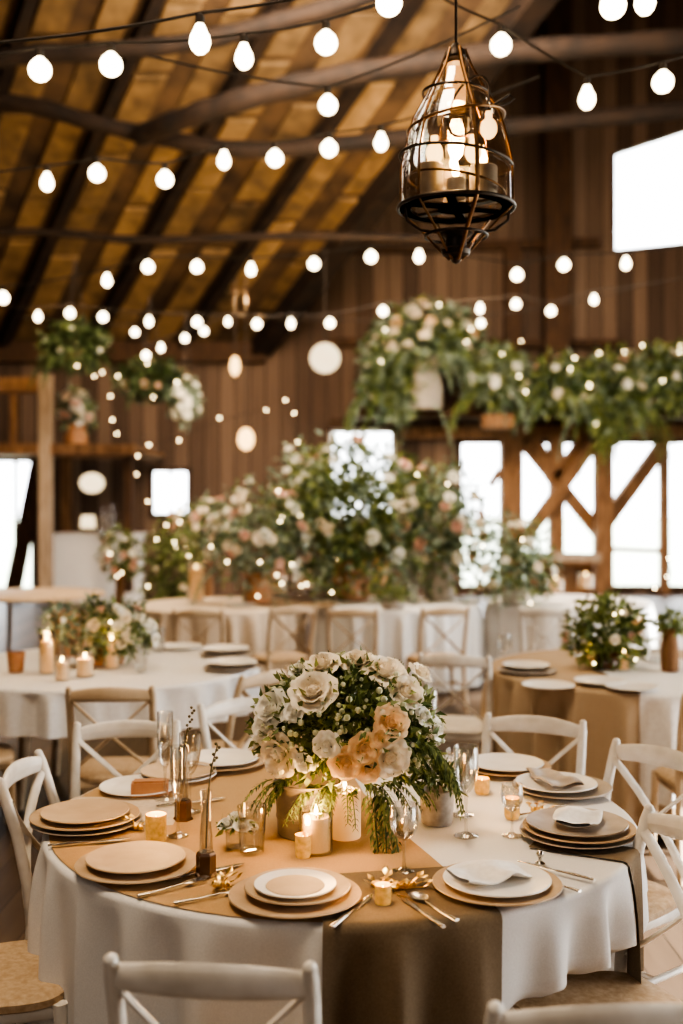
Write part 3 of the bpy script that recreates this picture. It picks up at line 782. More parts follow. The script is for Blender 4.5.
gold_sprig(136, 833, 'gold leaf sprig beside the amber votive on the left', 4, 7, 0.035)
gold_sprig(536, 815, 'gold leaf sprig left of the right pewter plates', 5, 7, 0.04)
# place card knob, wooden box
p = on(540, 866, ZT); t = thing('card_holder', 'small silver knob-shaped card holder before the right pewter plates', 'card holder', (p.x, p.y, ZT + 0.004))
mb = MB(); mb.lathe([(0, 0), (0.013, 0), (0.014, 0.004), (0.005, 0.01), (0.005, 0.02)], 20); mb.build('base', 'silver', t)
mb = MB(); mb.ball((0, 0, 0.028), 0.010, 14, 10); mb.build('knob', 'silver', t)
p = on(150, 797, ZT); mb = MB(); mb.box((0, 0, 0.022), (0.12, 0.05, 0.044), Matrix.Rotation(0.1, 3, 'Z')); mb.box((0, 0, 0.047), (0.105, 0.038, 0.008), Matrix.Rotation(0.1, 3, 'Z'))
tag(mb.build('wooden_box', 'copper', None, (p.x, p.y, ZT + 0.006), smooth=False), 'small reddish wooden box on the left rear of the near table', 'box')
# bud vases
def bud_vase(px, py, lab, h=0.36):
    p = on(px, py, ZT); t = thing('bud_vase', lab, 'vase', (p.x, p.y, ZT + 0.004))
    mb = MB(); mb.lathe([(0, 0), (0.030, 0), (0.031, 0.004), (0.026, 0.010), (0.026, 0.055), (0.022, 0.062), (0, 0.062)], 6); mb.build('base', 'brown', t, sharp=20)
    mb = MB(); mb.lathe([(0.018, 0.062), (0.017, 0.10), (0.013, 0.15), (0.013, 0.20), (0.015, 0.22), (0.0138, 0.22), (0.0118, 0.2), (0.0118, 0.15), (0.015, 0.1), (0.016, 0.064)], 24); mb.build('neck', 'glass', t)
    mb = MB(); mb.tube([(0, 0, 0.07), (0.004, 0, 0.2), (0.014, 0.0, 0.28), (0.03, 0.0, h - 0.02)], [0.0022, 0.0022, 0.002, 0.0014], 6); s = mb.build('stem', 'stem', t)
    mb = MB()
    for k in range(9): mb.ball((0.014 + k * 0.0022 + 0.006 * math.sin(k * 2.1), 0.006 * math.cos(k * 2.1), 0.27 + k * 0.009), 0.0045, 6, 5)
    mb.build('bud', 'stem', s)
bud_vase(206, 877, 'brown-footed glass bud vase with a dry stem, left of the bouquet')
bud_vase(183, 836 - 15, 'brown-footed bud vase behind the amber votive, partly hidden by glasses', 0.3)

# ------------------------------------------------------------------ flowers and foliage
def leaf(mb, p, d, up, L, w, bend=0.25):
    d = d.normalized(); s = d.cross(up)
    if s.length < 1e-4: s = d.cross(Vector((1, 0, 0)))
    s.normalize(); n = s.cross(d)
    m1 = p + d * L * 0.45 + n * L * 0.05; tip = p + d * L - n * L * bend
    mb.add([p, p + d * L * 0.4 + s * w + n * w * 0.35, m1 - n * w * 0.1, p + d * L * 0.4 - s * w + n * w * 0.35, tip], [(0, 1, 2), (0, 2, 3), (1, 4, 2), (2, 4, 3)])
def rvec(r): 
    while True:
        v = Vector((r.uniform(-1, 1), r.uniform(-1, 1), r.uniform(-1, 1)))
        if 0.1 < v.length < 1: return v.normalized()
def foliage_mb(r, n, rad, L, w, lo=0.55, hi=1.05, down=0.0, zmin=-1.0):
    mb = MB()
    while n > 0:
        v = rvec(r)
        if v.z < zmin: continue
        q = r.uniform(lo, hi); p = Vector((v.x * rad[0] * q, v.y * rad[1] * q, v.z * rad[2] * q))
        d = v + rvec(r) * 0.9 + Vector((0, 0, -down)); leaf(mb, p, d, rvec(r), L * r.uniform(0.6, 1.25), w * r.uniform(0.7, 1.2)); n -= 1
    return mb
def frond(mb, r, p, d, L, n, ll, lw, droop=0.5):
    p = Vector(p); d = Vector(d).normalized(); st = L / n; pts = [p.copy()]
    for k in range(n):
        d = (d + Vector((0, 0, -droop * 1.6 / n)) + rvec(r) * 0.05).normalized(); p = p + d * st; pts.append(p.copy())
        s = d.cross(Vector((0, 0, 1)))
        if s.length < 0.1: s = d.cross(Vector((0, 1, 0)))
        s.normalize(); f = 1 - 0.55 * k / n
        for q in (-1, 1): leaf(mb, p, (s * q * 0.9 + d * 0.7 + rvec(r) * 0.25), rvec(r) * 0.3 + Vector((0, 0, 1)), ll * f, lw * f)
    mb.tube(pts, 0.0018, 4)
def rose_mesh(name, layers, nu, nv, seed):
    r = random.Random(seed); mb = MB()
    for li, (n, rr, hh, op) in enumerate(layers):
        for k in range(n):
            a0 = 2 * PI * (k + 0.37 * li) / n + r.uniform(-0.15, 0.15); half = PI / n * 1.6; s = r.uniform(0.92, 1.08)
            def fn(u, v, a0=a0, half=half, rr=rr, hh=hh, op=op, s=s):
                x = 2 * u - 1; ta = math.sin(PI * (0.12 + 0.62 * v)) ** 0.7
                a = a0 + x * half * ta
                rad = rr * s * (0.25 + 0.75 * v ** 0.6) + op * v ** 4 * 0.25
                z = hh * v * (1 - 0.16 * x * x) - op * 0.16 * v ** 5 - 0.25 * rr + 0.05 * v ** 3 * math.sin(7 * x + 5 * a0)
                rad *= 1 + 0.05 * v ** 2 * math.sin(5 * x + 3 * a0)
                return (rad * math.cos(a), rad * math.sin(a), z)
            mb.grid(fn, nu, nv)
    mb.ball((0, 0, 0.12), 0.40, 12, 8, 0.9)
    return mb
LAY = [(2, 0.16, 0.72, 0.0), (3, 0.30, 0.74, 0.02), (4, 0.50, 0.74, 0.15), (5, 0.72, 0.68, 0.45), (6, 0.92, 0.46, 0.9)]
LAYS = [(2, 0.16, 0.74, 0.0), (4, 0.42, 0.74, 0.1), (5, 0.68, 0.68, 0.35), (6, 0.9, 0.5, 0.9)]
roses = {}
for key in ('rose_cream', 'rose_peach', 'rose_white', 'rose_pink'):
    for hi in (True, False):
        me = rose_mesh('rose', LAY if hi else LAYS, 10 if hi else 4, 7 if hi else 3, 5 if hi else 6).build('rose', key, sharp=180)
        roses[key, hi] = me.data; bpy.data.objects.remove(me)
def add_rose(parent, key, loc, normal, size, hi=False, name='rose', spin=0.0):
    o = bpy.data.objects.new(name, roses[key, hi]); COL.objects.link(o); o.parent = parent
    o.location = loc; o.rotation_mode = 'QUATERNION'
    o.rotation_quaternion = Vector(normal).to_track_quat('Z', 'Y') @ Matrix.Rotation(spin, 3, 'Z').to_quaternion(); o.scale = (size,) * 3
    return o
# --- the near bouquet
BC = Vector((0.015, 3.22, 1.06)); BR = Vector((0.255, 0.19, 0.20))
bq = thing('flower_arrangement', 'lush bouquet of cream and peach roses in a zinc bucket on the near table', 'flowers', (-0.095, 3.2, ZT + 0.004))
off = Vector(bq.location)
mb = MB(); mb.lathe([(0, 0), (0.088, 0), (0.092, 0.004), (0.094, 0.05), (0.097, 0.052), (0.097, 0.058), (0.095, 0.06), (0.100, 0.145), (0.104, 0.148), (0.104, 0.155), (0.098, 0.155), (0.094, 0.145), (0.085, 0.01), (0, 0.01)], 48); mb.build('bucket', 'zinc', bq)
rg = random.Random(21)
mb = foliage_mb(rg, 2300, BR, 0.042, 0.009, 0.3, 0.98, 0.2, -0.75)
for v in mb.v: pass
mb.v = [tuple(Vector(v) + BC - off) for v in mb.v]
for k in range(26):                                  # skirt of fern at the bottom, thickest on the right
    a = rg.uniform(-PI * 0.95, 0.25); b0 = BC - off + Vector((math.cos(a) * 0.14, math.sin(a) * 0.1, -0.14))
    frond(mb, rg, b0, (math.cos(a), math.sin(a) * 0.7, 0.1), rg.uniform(0.10, 0.17), 11, 0.03, 0.0045, 1.0)
for k in range(9):
    frond(mb, rg, BC - off + Vector((0.19 + rg.uniform(-.04, .04), -0.08 + rg.uniform(-.04, .04), -0.02)), (0.6, -0.3, -0.2), rg.uniform(0.16, 0.24), 14, 0.036, 0.005, 1.1)
mb.build('foliage', 'green', bq)
mb = MB()
for k in range(9):                                   # trailing sprays toward the table
    frond(mb, rg, BC - off + Vector((0.085 + rg.uniform(-.03, .035), -0.15, -0.14)), (0.1 + rg.uniform(-.15, .2), -0.35, -0.8), rg.uniform(0.17, 0.25), 15, 0.038, 0.0055, 0.5)
for k in range(8):
    frond(mb, rg, BC - off + Vector((-0.17 + rg.uniform(-.05, .03), -0.07, -0.13)), (-0.8, -0.3, 0.0), rg.uniform(0.08, 0.15), 10, 0.028, 0.004, 1.0)
mb.build('fern_fronds', 'green', bq)
mb = foliage_mb(rg, 1150, BR * 1.0, 0.034, 0.008, 0.75, 1.10, 0.0, -0.3); mb.v = [tuple(Vector(v) + BC - off) for v in mb.v]; mb.build('fresh_leaves', 'green_light', bq)
mb = MB()                                            # sprays of tiny pale buds
for k in range(430):
    v = rvec(rg)
    if v.z < -0.5 or v.y > 0.5: continue
    p = Vector((v.x * BR.x, v.y * BR.y, v.z * BR.z)) * rg.uniform(0.93, 1.12)
    mb.ball(p + BC - off, rg.uniform(0.005, 0.0105), 6, 4)
mb.build('filler_blossoms', 'bud', bq)
RL = [(313, 690, 19, 'rose_cream'), (277, 755, 18, 'rose_cream'), (322, 664, 15, 'rose_cream'), (358, 660, 15, 'rose_cream'), (386, 670, 18, 'rose_cream'), (407, 691, 15, 'rose_cream'),
      (391, 722, 15, 'rose_peach'), (365, 749, 13, 'rose_peach'), (346, 763, 14, 'rose_peach'), (369, 770, 11, 'rose_peach'), (391, 758, 16, 'rose_cream'), (381, 738, 8, 'rose_peach'),
      (327, 745, 11, 'rose_white'), (303, 763, 8, 'rose_white'), (264, 728, 13, 'rose_white'), (270, 708, 16, 'rose_white'), (424, 716, 8, 'rose_white'), (293, 712, 9, 'rose_white'), (258, 745, 9, 'rose_white'), (300, 668, 10, 'rose_white'), (421, 672, 11, 'rose_cream'), (437, 728, 10, 'rose_white')]
cam = Vector((0, 0, CZ))
for i, (px, py, rp, key) in enumerate(RL):
    d = (W(px, py, 1) - cam).normalized(); o_ = cam - BC
    D = Vector((d.x / BR.x, d.y / BR.y, d.z / BR.z)); O = Vector((o_.x / BR.x, o_.y / BR.y, o_.z / BR.z))
    A, B, C = D.dot(D), 2 * O.dot(D), O.dot(O) - 1.10
    disc = B * B - 4 * A * C
    tt = (-B - math.sqrt(disc)) / (2 * A) if disc > 0 else -B / (2 * A)
    P = cam + d * tt; v = P - BC; n = Vector((v.x / BR.x ** 2, v.y / BR.y ** 2, v.z / BR.z ** 2)).normalized()
    n = (n + Vector((0, -0.25, 0.12)) + rvec(rg) * 0.1).normalized()
    s = rp / F * P.y * 1.12
    o = add_rose(bq, key, P - off - n * s * 0.15, n, s, True, 'rose', i * 1.3)
    o['label'] = {'rose_cream': 'cream rose', 'rose_peach': 'peach rose', 'rose_white': 'small white rose'}[key]
# grey planter to the right
p = on(437, 824, ZT); pl = thing('potted_plant', 'small grey concrete pot of greenery right of the bouquet', 'plant', (p.x, p.y, ZT + 0.004))
mb = MB(); mb.lathe([(0, 0), (0.045, 0), (0.048, 0.004), (0.053, 0.098), (0.053, 0.102), (0.047, 0.102), (0.044, 0.08), (0, 0.08)], 32); mb.build('pot', 'concrete', pl)
mb = foliage_mb(rg, 260, (0.075, 0.065, 0.06), 0.035, 0.006, 0.2, 1.0, 0.2, -0.4); mb.v = [(v[0], v[1], v[2] + 0.135) for v in mb.v]; mb.build('foliage', 'green', pl)
# blossoms in a little glass on the left
p = on(236, 850, ZT); pl = thing('posy_glass', 'little posy of white blossoms in a glass left of the zinc bucket', 'flowers', (p.x, p.y, ZT + 0.004))
mb = MB(); mb.lathe([(0, 0), (0.026, 0), (0.028, 0.004), (0.03, 0.05), (0.0285, 0.05), (0.0265, 0.006), (0, 0.006)], 24); mb.build('glass', 'glass', pl)
mb = foliage_mb(rg, 60, (0.045, 0.04, 0.025), 0.03, 0.007, 0.2, 1.0, 0.1, -0.3); mb.v = [(v[0], v[1], v[2] + 0.06) for v in mb.v]; mb.build('leaves', 'green_light', pl)
for k, (x, y, z) in enumerate(((-0.025, -0.01, 0.07), (0.02, -0.02, 0.068), (0.0, 0.015, 0.082), (0.035, 0.01, 0.06))): add_rose(pl, 'rose_white', (x, y, z), (x * 8, y * 8 - 0.3, 1), 0.024, False, 'blossom', k)

# --- arrangements further off
def arrangement(label, px, py, d, wpx, hpx, base, seed, mats=('green', 'sage'), cols=('rose_white', 'rose_cream', 'rose_pink'), nr=12, rs=0.05, n=420, fairy=5, cat='flowers', name='flower_arrangement', holder='vase', hmat='glass', hr=0.06, trail=0, leafL=0.085, depth=0.75, group=None):
    r = random.Random(seed); c = W(px, py, d); rad = Vector((wpx / F * d / 2, wpx / F * d / 2 * depth, hpx / F * d / 2))
    n, rs, nr, fairy = int(n * 2.2), rs * 0.72, int(nr * 1.5), (fairy + 1) // 2
    t = thing(name, label, cat, (c.x, c.y, base), group=group)
    oz = c.z - base
    def shift(mb): mb.v = [(v[0], v[1], max(v[2] + oz, 0.004) if base < 0.8 else v[2] + oz) for v in mb.v]; return mb
    mbs = [foliage_mb(r, n // len(mats), rad, leafL, leafL * 0.2, 0.3, 1.08, 0.15) for _ in mats]
    for k in range(trail):
        a = r.uniform(-PI, 0.0)
        frond(mbs[k % len(mats)], r, (math.cos(a) * rad.x * 0.75, math.sin(a) * rad.y * 0.8, -rad.z * 0.4), (math.cos(a), math.sin(a) * 0.5, -0.4), rad.z * r.uniform(0.8, 1.6), 12, leafL * 0.9, leafL * 0.14, 1.2)
    for mt, mb in zip(mats, mbs): shift(mb).build('foliage' if mt != 'sage' else 'eucalyptus_leaves', mt, t)
    for k in range(nr):
        while True:
            v = rvec(r)
            if v.y < 0.35 and v.z > -0.6: break
        loc = Vector((v.x * rad.x, v.y * rad.y, v.z * rad.z)) * r.uniform(0.85, 1.02)
        add_rose(t, cols[r.randrange(len(cols))], loc + Vector((0, 0, oz)), v + Vector((0, -0.3, 0.3)), rs * r.uniform(0.7, 1.25), False, 'blossom', k)
    for k in range(fairy):
        v = rvec(r); v.y = -abs(v.y) - 0.2; loc = Vector((v.x * rad.x, v.y * rad.y * 1.1, v.z * rad.z))
        mb = MB(); mb.ball(loc + Vector((0, 0, oz)), 0.008 * d / 10, 8, 6); mb.build('fairy_light', 'fairy', t)
    if holder == 'vase':
        h = max(0.08, oz - rad.z * 0.55)
        mb = MB(); mb.lathe([(0, 0), (hr * 0.8, 0), (hr, 0.01), (hr * 1.05, h * 0.4), (hr * 0.8, h * 0.8), (hr, h), (hr * 0.93, h), (hr * 0.7, h * 0.8), (hr * 0.9, h * 0.4), (hr * 0.85, 0.015), (0, 0.015)], 24); mb.build('vase', hmat, t)
    elif holder == 'box':
        h = 0.22; mb = MB(); mb.box((0, 0, 0.5 * h), (hr * 2, hr * 1.4, h)); mb.build('planter_box', hmat, t, smooth=False)
    elif holder == 'hang':
        mb = MB(); mb.lathe([(0, oz - rad.z * 0.75), (hr * 0.6, oz - rad.z * 0.72), (hr, oz - rad.z * 0.2), (hr * 0.95, oz - rad.z * 0.2), (0, oz - rad.z * 0.3)], 20); mb.build('basket', 'stem', t)
        for q in range(3):
            a = q * 2.1; mb = MB(); mb.tube([(hr * math.cos(a), hr * math.sin(a), oz - rad.z * 0.2), (0, 0, oz + rad.z + 0.9)], 0.006, 5); mb.build('hanger', 'cord', t)
    return t
ZC = ZT + 0.006
A = arrangement
A('low blush and white flowers among candles on the left middle table', 108, 630, 6.42, 78, 62, ZC, 31, ('green', 'sage'), ('rose_white', 'rose_cream', 'rose_pink'), 14, 0.045, 330, 3, hmat='copper', hr=0.09, leafL=0.07)
A('pale eucalyptus sprig in a glass at the left edge of the left middle table', 58, 622, 6.25, 36, 46, ZC, 32, ('sage',), ('rose_white',), 2, 0.02, 90, 0, leafL=0.05, hr=0.04)
A('white blooms standing in a glass beside the tumblers on the left middle table', 141, 634, 6.2, 30, 36, ZC, 33, ('green',), ('rose_white',), 9, 0.042, 60, 0, leafL=0.05, hr=0.035)
A('rounded green arrangement with fairy lights on the right middle table', 606, 632, 6.3, 78, 72, ZC, 34, ('green', 'green_light'), ('rose_pink', 'rose_cream'), 8, 0.035, 520, 8, hmat='brown', hr=0.08, leafL=0.065)
A('leafy plant in a tall brown vase at the right edge of the frame', 670, 622, 6.2, 28, 22, ZC, 35, ('green_light',), (), 0, 0.02, 110, 0, hmat='timber', hr=0.05, leafL=0.05, name='potted_plant', cat='plant')
A('tall white and blush flowers on the far left table', 258, 540, 10.3, 104, 118, ZC, 36, ('green', 'sage', 'sage'), ('rose_white', 'rose_white', 'rose_cream', 'rose_pink'), 30, 0.075, 560, 9, hmat='copper', hr=0.14, trail=6)
A('largest green and blush arrangement on the far middle table, before the middle window', 352, 516, 10.6, 150, 160, ZC, 37, ('green_light', 'green_light', 'sage', 'green'), ('rose_pink', 'rose_cream', 'rose_white', 'rose_white'), 18, 0.085, 1700, 8, hmat='copper', hr=0.16, trail=8, leafL=0.11)
A('pink and green arrangement at the right end of the far middle table', 440, 526, 10.6, 96, 126, ZC, 38, ('green', 'sage'), ('rose_pink', 'rose_cream', 'rose_white'), 20, 0.075, 1000, 6, hmat='concrete', hr=0.13, trail=4)
A('pale eucalyptus and white arrangement on the far right table', 514, 562, 10.2, 84, 96, ZC, 39, ('sage', 'green'), ('rose_white', 'rose_cream'), 12, 0.06, 480, 6, hmat='concrete', hr=0.12, trail=5)
A('silvery tall foliage rising behind the far left flowers', 300, 495, 11.2, 60, 100, ZC, 40, ('sage',), ('rose_white',), 8, 0.06, 260, 3, hr=0.07)
A('low clipped green plant in a dish on the far middle table', 393, 594, 9.75, 32, 16, ZC, 41, ('green_light',), (), 0, 0.02, 150, 0, hmat='concrete', hr=0.1, leafL=0.05, name='potted_plant', cat='plant')
A('white and pink flowers on a tall stand left of the far left table', 120, 555, 12.2, 40, 52, 0.0, 42, ('green',), ('rose_white', 'rose_pink'), 12, 0.06, 170, 5, hmat='timber', hr=0.06)
A('tall loose green arrangement on a stand beside the far left table', 172, 570, 12.0, 62, 100, 0.0, 43, ('green', 'green_light'), ('rose_cream',), 6, 0.05, 460, 6, hmat='timber', hr=0.08, trail=8)
A('white flowers in front of the back wall bar, above the tall stands', 205, 528, 13.0, 74, 62, 0.0, 44, ('green', 'sage'), ('rose_white', 'rose_cream', 'rose_pink'), 18, 0.07, 360, 9, hmat='timber', hr=0.1)
# hung from the roof and standing on the loft
A('round dark green hanging basket above the loft rail on the left', 75, 346, 15.5, 66, 50, 3.2, 45, ('green_dark',), ('rose_white',), 4, 0.06, 420, 2, holder='hang', hr=0.2, trail=8, name='hanging_basket', cat='plant', leafL=0.13)
A('dark green hanging basket lower right of the round one', 150, 380, 15.5, 66, 40, 2.8, 46, ('green_dark',), ('rose_white', 'rose_pink'), 5, 0.07, 420, 5, holder='hang', hr=0.2, trail=5, name='hanging_basket', cat='plant', leafL=0.13)
A('white flowers in a terracotta pot standing on the loft ledge', 76, 412, LD + 0.5, 34, 46, W(76, 446, LD + 0.5).z, 47, ('green', 'sage'), ('rose_white', 'rose_cream', 'rose_pink'), 16, 0.09, 220, 0, hmat='copper', hr=0.18, leafL=0.12)
A('wisp of pale flowers hanging right of the lower basket', 186, 402, 15, 30, 50, 2.6, 48, ('sage',), ('rose_white',), 14, 0.07, 150, 2, holder='hang', hr=0.1, name='hanging_basket', cat='plant', leafL=0.1)
# ledge for the garlands
GD = BY - 1.0
mb = MB(); a, b = W(352, 414, GD), W(760, 412, GD); mb.box(((a.x + b.x) / 2, GD + 0.35, a.z), (b.x - a.x, 0.9, 0.12)); trim(mb, 'timber_dark')
zl = a.z + 0.06
A('largest bouquet on the ledge, golden flowers above hanging green', 425, 338, GD - 0.2, 104, 70, zl, 51, ('green', 'sage'), ('rose_cream', 'rose_peach', 'rose_cream'), 20, 0.13, 700, 7, hmat='concrete', hr=0.3, trail=18, leafL=0.2, depth=0.5)
A('sage cascade of leaves at the left end of the ledge', 395, 372, GD - 0.3, 70, 92, zl - 0.1, 52, ('sage', 'green'), ('rose_white',), 5, 0.1, 620, 4, holder=None, trail=16, leafL=0.2, depth=0.4, name='hanging_vine', cat='hanging plant')
A('sage and green plant in a square wooden box on the ledge', 497, 378, GD - 0.4, 66, 62, W(490, 428, GD - 0.4).z, 53, ('sage', 'green_light'), ('rose_white',), 8, 0.1, 520, 6, holder='box', hmat='timber', hr=0.26, trail=10, leafL=0.18, depth=0.5)
for k, (px, py, w_, h_, lab) in enumerate(((560, 385, 76, 56, 'section of leafy garland right of the wooden box on the ledge'), (615, 390, 82, 84, 'thickest section of garland with pale blooms, above the timber post'), (668, 378, 76, 66, 'garland section at the far right of the ledge with white blooms'))):
    A(lab, px, py, GD - 0.35, w_, h_, zl - 0.1, 54 + k, ('green', 'green_light', 'sage'), ('rose_white', 'rose_pink', 'rose_cream'), 9, 0.1, 560, 6, holder=None, trail=12, leafL=0.18, depth=0.35, name='leafy_garland', cat='garland')
A('trailing greenery hanging down the post from the garland', 606, 428, GD - 0.45, 22, 60, zl - 0.8, 58, ('green_light',), (), 0, 0.1, 140, 1, holder=None, trail=4, leafL=0.15, depth=0.4, name='hanging_garland', cat='garland')

# ------------------------------------------------------------------ middle and far row tableware
def far_candle(px, py, lab, hp, wp, glass='glass', light=0, z=ZC, lit=True):
    p = on(px, py, z); k = p.y / F
    return candle_thing('pillar_candle', lab, wp * k / 2 * 0.9, hp * k * 0.8, glass, wp * k / 2, hp * k, z=z, loc=(p.x, p.y), light=light)
far_candle(85, 676, 'stout lit candle at the front of the left middle table', 22, 18, light=1.5)
far_candle(112, 668, 'lit candle in glass right of the stout one on the left middle table', 34, 14, light=1.0)
far_candle(47, 673, 'lit candle left of the stout one on the left middle table', 40, 15, light=1.0)
far_candle(62, 680, 'short lit candle at the front left of the left middle table', 22, 14)
far_candle(305, 588, 'lit candle at the left end of the far middle table', 24, 16, light=1.5)
far_candle(277, 592, 'broad lit candle on the far left table', 24, 20, light=1.5)
far_candle(342, 586, 'broad lit candle under the largest far arrangement', 32, 22, light=1.5)
far_candle(381, 584, 'tall cream candle right of the broad one under the far arrangement', 38, 22)
far_candle(446, 596, 'round glass candle at the right of the far middle table', 18, 20, light=1.5)
far_candle(433, 588, 'slim lit candle jar at the back right of the far middle table', 46, 14)
far_candle(592, 668, 'small lit candle left of the round green arrangement', 16, 12, light=1.0)
far_candle(624, 670, 'small lit candle before the round green arrangement', 18, 12)
far_candle(196, 600, 'tall white candle left of the far left flowers', 40, 16)
far_candle(556, 592, 'lit candle on the far right table, right of the eucalyptus', 16, 16)
far_candle(586, 588, 'second lit candle on the far right table, by the window post', 16, 16)
far_candle(638, 640, 'lit glass candle on the right middle table, beside the brown vase', 26, 13)
def far_gl(proto, px, py, lab, s=1.0): 
    p = on(px, py, ZC); place(proto, (p.x, p.y, ZC), 0.3, lab, 'glassware on other tables', scale=s)
far_gl(tumbler, 158, 652, 'clear tumbler rightmost on the left middle table', 1.2)
far_gl(tumbler, 146, 648, 'clear tumbler second from the right on the left middle table', 1.4)
far_gl(goblet, 134, 652, 'tall goblet behind the tumblers on the left middle table', 1.1)
far_gl(wine, 505, 668, 'wine glass at the left of the right middle table', 1.1)
far_gl(tumbler, 413, 602, 'clear tumbler on the far middle table, right of the clipped plant', 1.6)
far_gl(goblet, 424, 597, 'goblet on the far middle table, beside the tumbler', 1.6)
far_gl(tumbler, 655, 662, 'tumbler before the brown vase on the right middle table', 1.2)
for px, py, lab, h_, w_ in ((16, 672, 'small terracotta cup at the left edge of the left middle table', 20, 18), (70, 655, 'large terracotta pot behind the candles on the left middle table', 44, 36)):
    p = on(px, py, ZC); k = p.y / F; rr, hh = w_ * k / 2, h_ * k
    mb = MB(); mb.lathe([(0, 0), (rr * 0.75, 0), (rr * 0.8, 0.006), (rr, hh), (rr * 0.93, hh), (rr * 0.74, 0.01), (0, 0.01)], 28)
    tag(mb.build('terracotta_pot', 'copper', None, (p.x, p.y, ZC)), lab, 'pot')
G2 = 'plates on other tables'
def far_plate(proto, px, py, lab, dz=0.0, s=1.0):
    p = on(px, py, ZC); place(proto, (p.x, p.y, ZC + dz), 0, lab, G2, scale=s)
far_plate(dinner_w, 180, 648, 'white plate at the right rear of the left middle table', 0, 1.1)
far_plate(charger_p, 226, 655, 'dark rimmed plate at the bottom of the pair on the left middle table', 0, 1.0)
far_plate(dinner_w, 226, 653, 'white plate upper of the pair on the left middle table', 0.02, 1.1)
far_plate(charger_p, 232, 669, 'dark plate under the frontmost white plate of the left middle table', 0, 1.0)
far_plate(dinner_w, 232, 667, 'frontmost white plate on the left middle table', 0.02, 1.1)
far_plate(charger_p, 527, 672, 'grey plate at the left of the right middle table, lower of two', 0)
far_plate(dinner_w, 526, 670, 'white plate at the left of the right middle table, upper of two', 0.02)
far_plate(dinner_w, 548, 687, 'white plate at the front left of the right middle table', 0)
far_plate(dinner_w, 632, 690, 'white plate at the front of the right middle table, on the runner', 0.008)
far_plate(dinner_w, 600, 684, 'white plate below the round green arrangement', 0.008)
far_plate(charger, 270, 604, 'beige plate on the far left table', 0, 1.1)
far_plate(charger, 318, 606, 'beige plate at the left of the far middle table', 0, 1.1)
far_plate(dinner_w, 240, 606, 'white plate at the front of the far left table', 0, 1.1)
far_plate(dinner_w, 470, 602, 'white plate at the right of the far middle table', 0, 1.1)
far_plate(dinner_w, 590, 600, 'white plate on the far right table', 0, 1.1)
p = on(547, 668, ZC); 
# terracotta vase by the plates
# ------------------------------------------------------------------ festoon lights
bp = thing('festoon_bulb', '', 'light bulb')
mb = MB(); R_ = 0.054
mb.lathe([(0, -0.135)] + [(R_ * math.sin(a), -0.081 - R_ * math.cos(a)) for a in [PI * k / 10 for k in range(1, 9)]] + [(0.017, -0.022), (0.016, -0.012)], 20); mb.build('globe', 'bulb', bp)
mb = MB(); mb.lathe([(0, 0.022), (0.012, 0.02), (0.019, 0.012), (0.019, -0.02), (0.0165, -0.024)], 14); mb.build('socket', 'cord', bp)
sb = thing('festoon_bulb', '', 'light bulb')
mb = MB(); R_ = 0.045
mb.lathe([(0, -0.145), (0.02, -0.139), (0.036, -0.122), (0.044, -0.098), (0.04, -0.072), (0.027, -0.045), (0.017, -0.022), (0.016, -0.012)], 20); mb.build('globe', 'bulb', sb)
mb = MB(); mb.lathe([(0, 0.022), (0.012, 0.02), (0.019, 0.012), (0.019, -0.02), (0.0165, -0.024)], 14); mb.build('socket', 'cord', sb)
strings = [
    ('topmost', 4.0, [(200, 41), (389, 5), (613, 8), (645, 2)], (-60, 60), (760, -50)),
    ('nearest left', 4.6, [(40, 72), (111, 67), (244, 58), (326, 45)], (-160, 84), (520, -40)),
    ('right-hand', 5.0, [(501, 47), (587, 99), (663, 84)], (420, 0), (780, 40)),
    ('second', 6.4, [(47, 183), (97, 175), (165, 181), (224, 161), (275, 160), (329, 150), (381, 143)], (-90, 190), (540, 90)),
    ('short crossing', 5.6, [(328, 107)], (150, 70), (520, 20)),
    ('third', 9.0, [(3, 299), (107, 281), (148, 268), (197, 268), (251, 270), (314, 265), (371, 258), (419, 257), (517, 276), (564, 266), (626, 264)], (-120, 300), (800, 240)),
    ('fourth', 11.5, [(38, 317), (70, 314), (103, 318), (149, 322), (197, 323), (257, 325), (291, 324), (330, 324), (383, 312), (480, 309), (516, 305), (551, 312), (594, 300)], (-90, 310), (780, 270)),
    ('fifth', 14.0, [(135, 333), (185, 339), (204, 332), (228, 322), (146, 356), (161, 348), (481, 324)], (20, 330), (640, 300)),
]
ci = 0
for nm, d, bulbs, e0, e1 in strings:
    tops = []
    for i, (px, py) in enumerate(sorted(bulbs)):
        c = W(px, py, d); top_ = Vector((c.x, c.y, c.z + 0.081)); tops.append(top_)
        lab = 'glowing globe bulb, %s from the left on the %s festoon string' % (ORD[i], nm) if len(bulbs) > 1 else 'lone glowing bulb on the %s festoon string' % nm
        place(sb if (i * 7 + ci) % 3 == 0 else bp, top_, 0.0, lab, 'festoon bulbs strung under the roof', scale=0.9)
    ends = [W(e0[0], e0[1] - 14, d)] + [t_ + Vector((0, 0, 0.022)) for t_ in tops] + [W(e1[0], e1[1] - 14, d)]
    line = []
    for a, b in zip(ends, ends[1:]):
        sag = 0.035 * (b - a).length
        for k in range(8): q = k / 8; line.append(a.lerp(b, q) + Vector((0, 0, -sag * 4 * q * (1 - q) * 0.6)))
    line.append(ends[-1])
    mb = MB(); mb.tube(line, 0.006, 6)
    tag(mb.build('festoon_wire', 'cord'), 'dark drooping wire of the %s festoon string' % nm, 'light wire')
    ci += 1
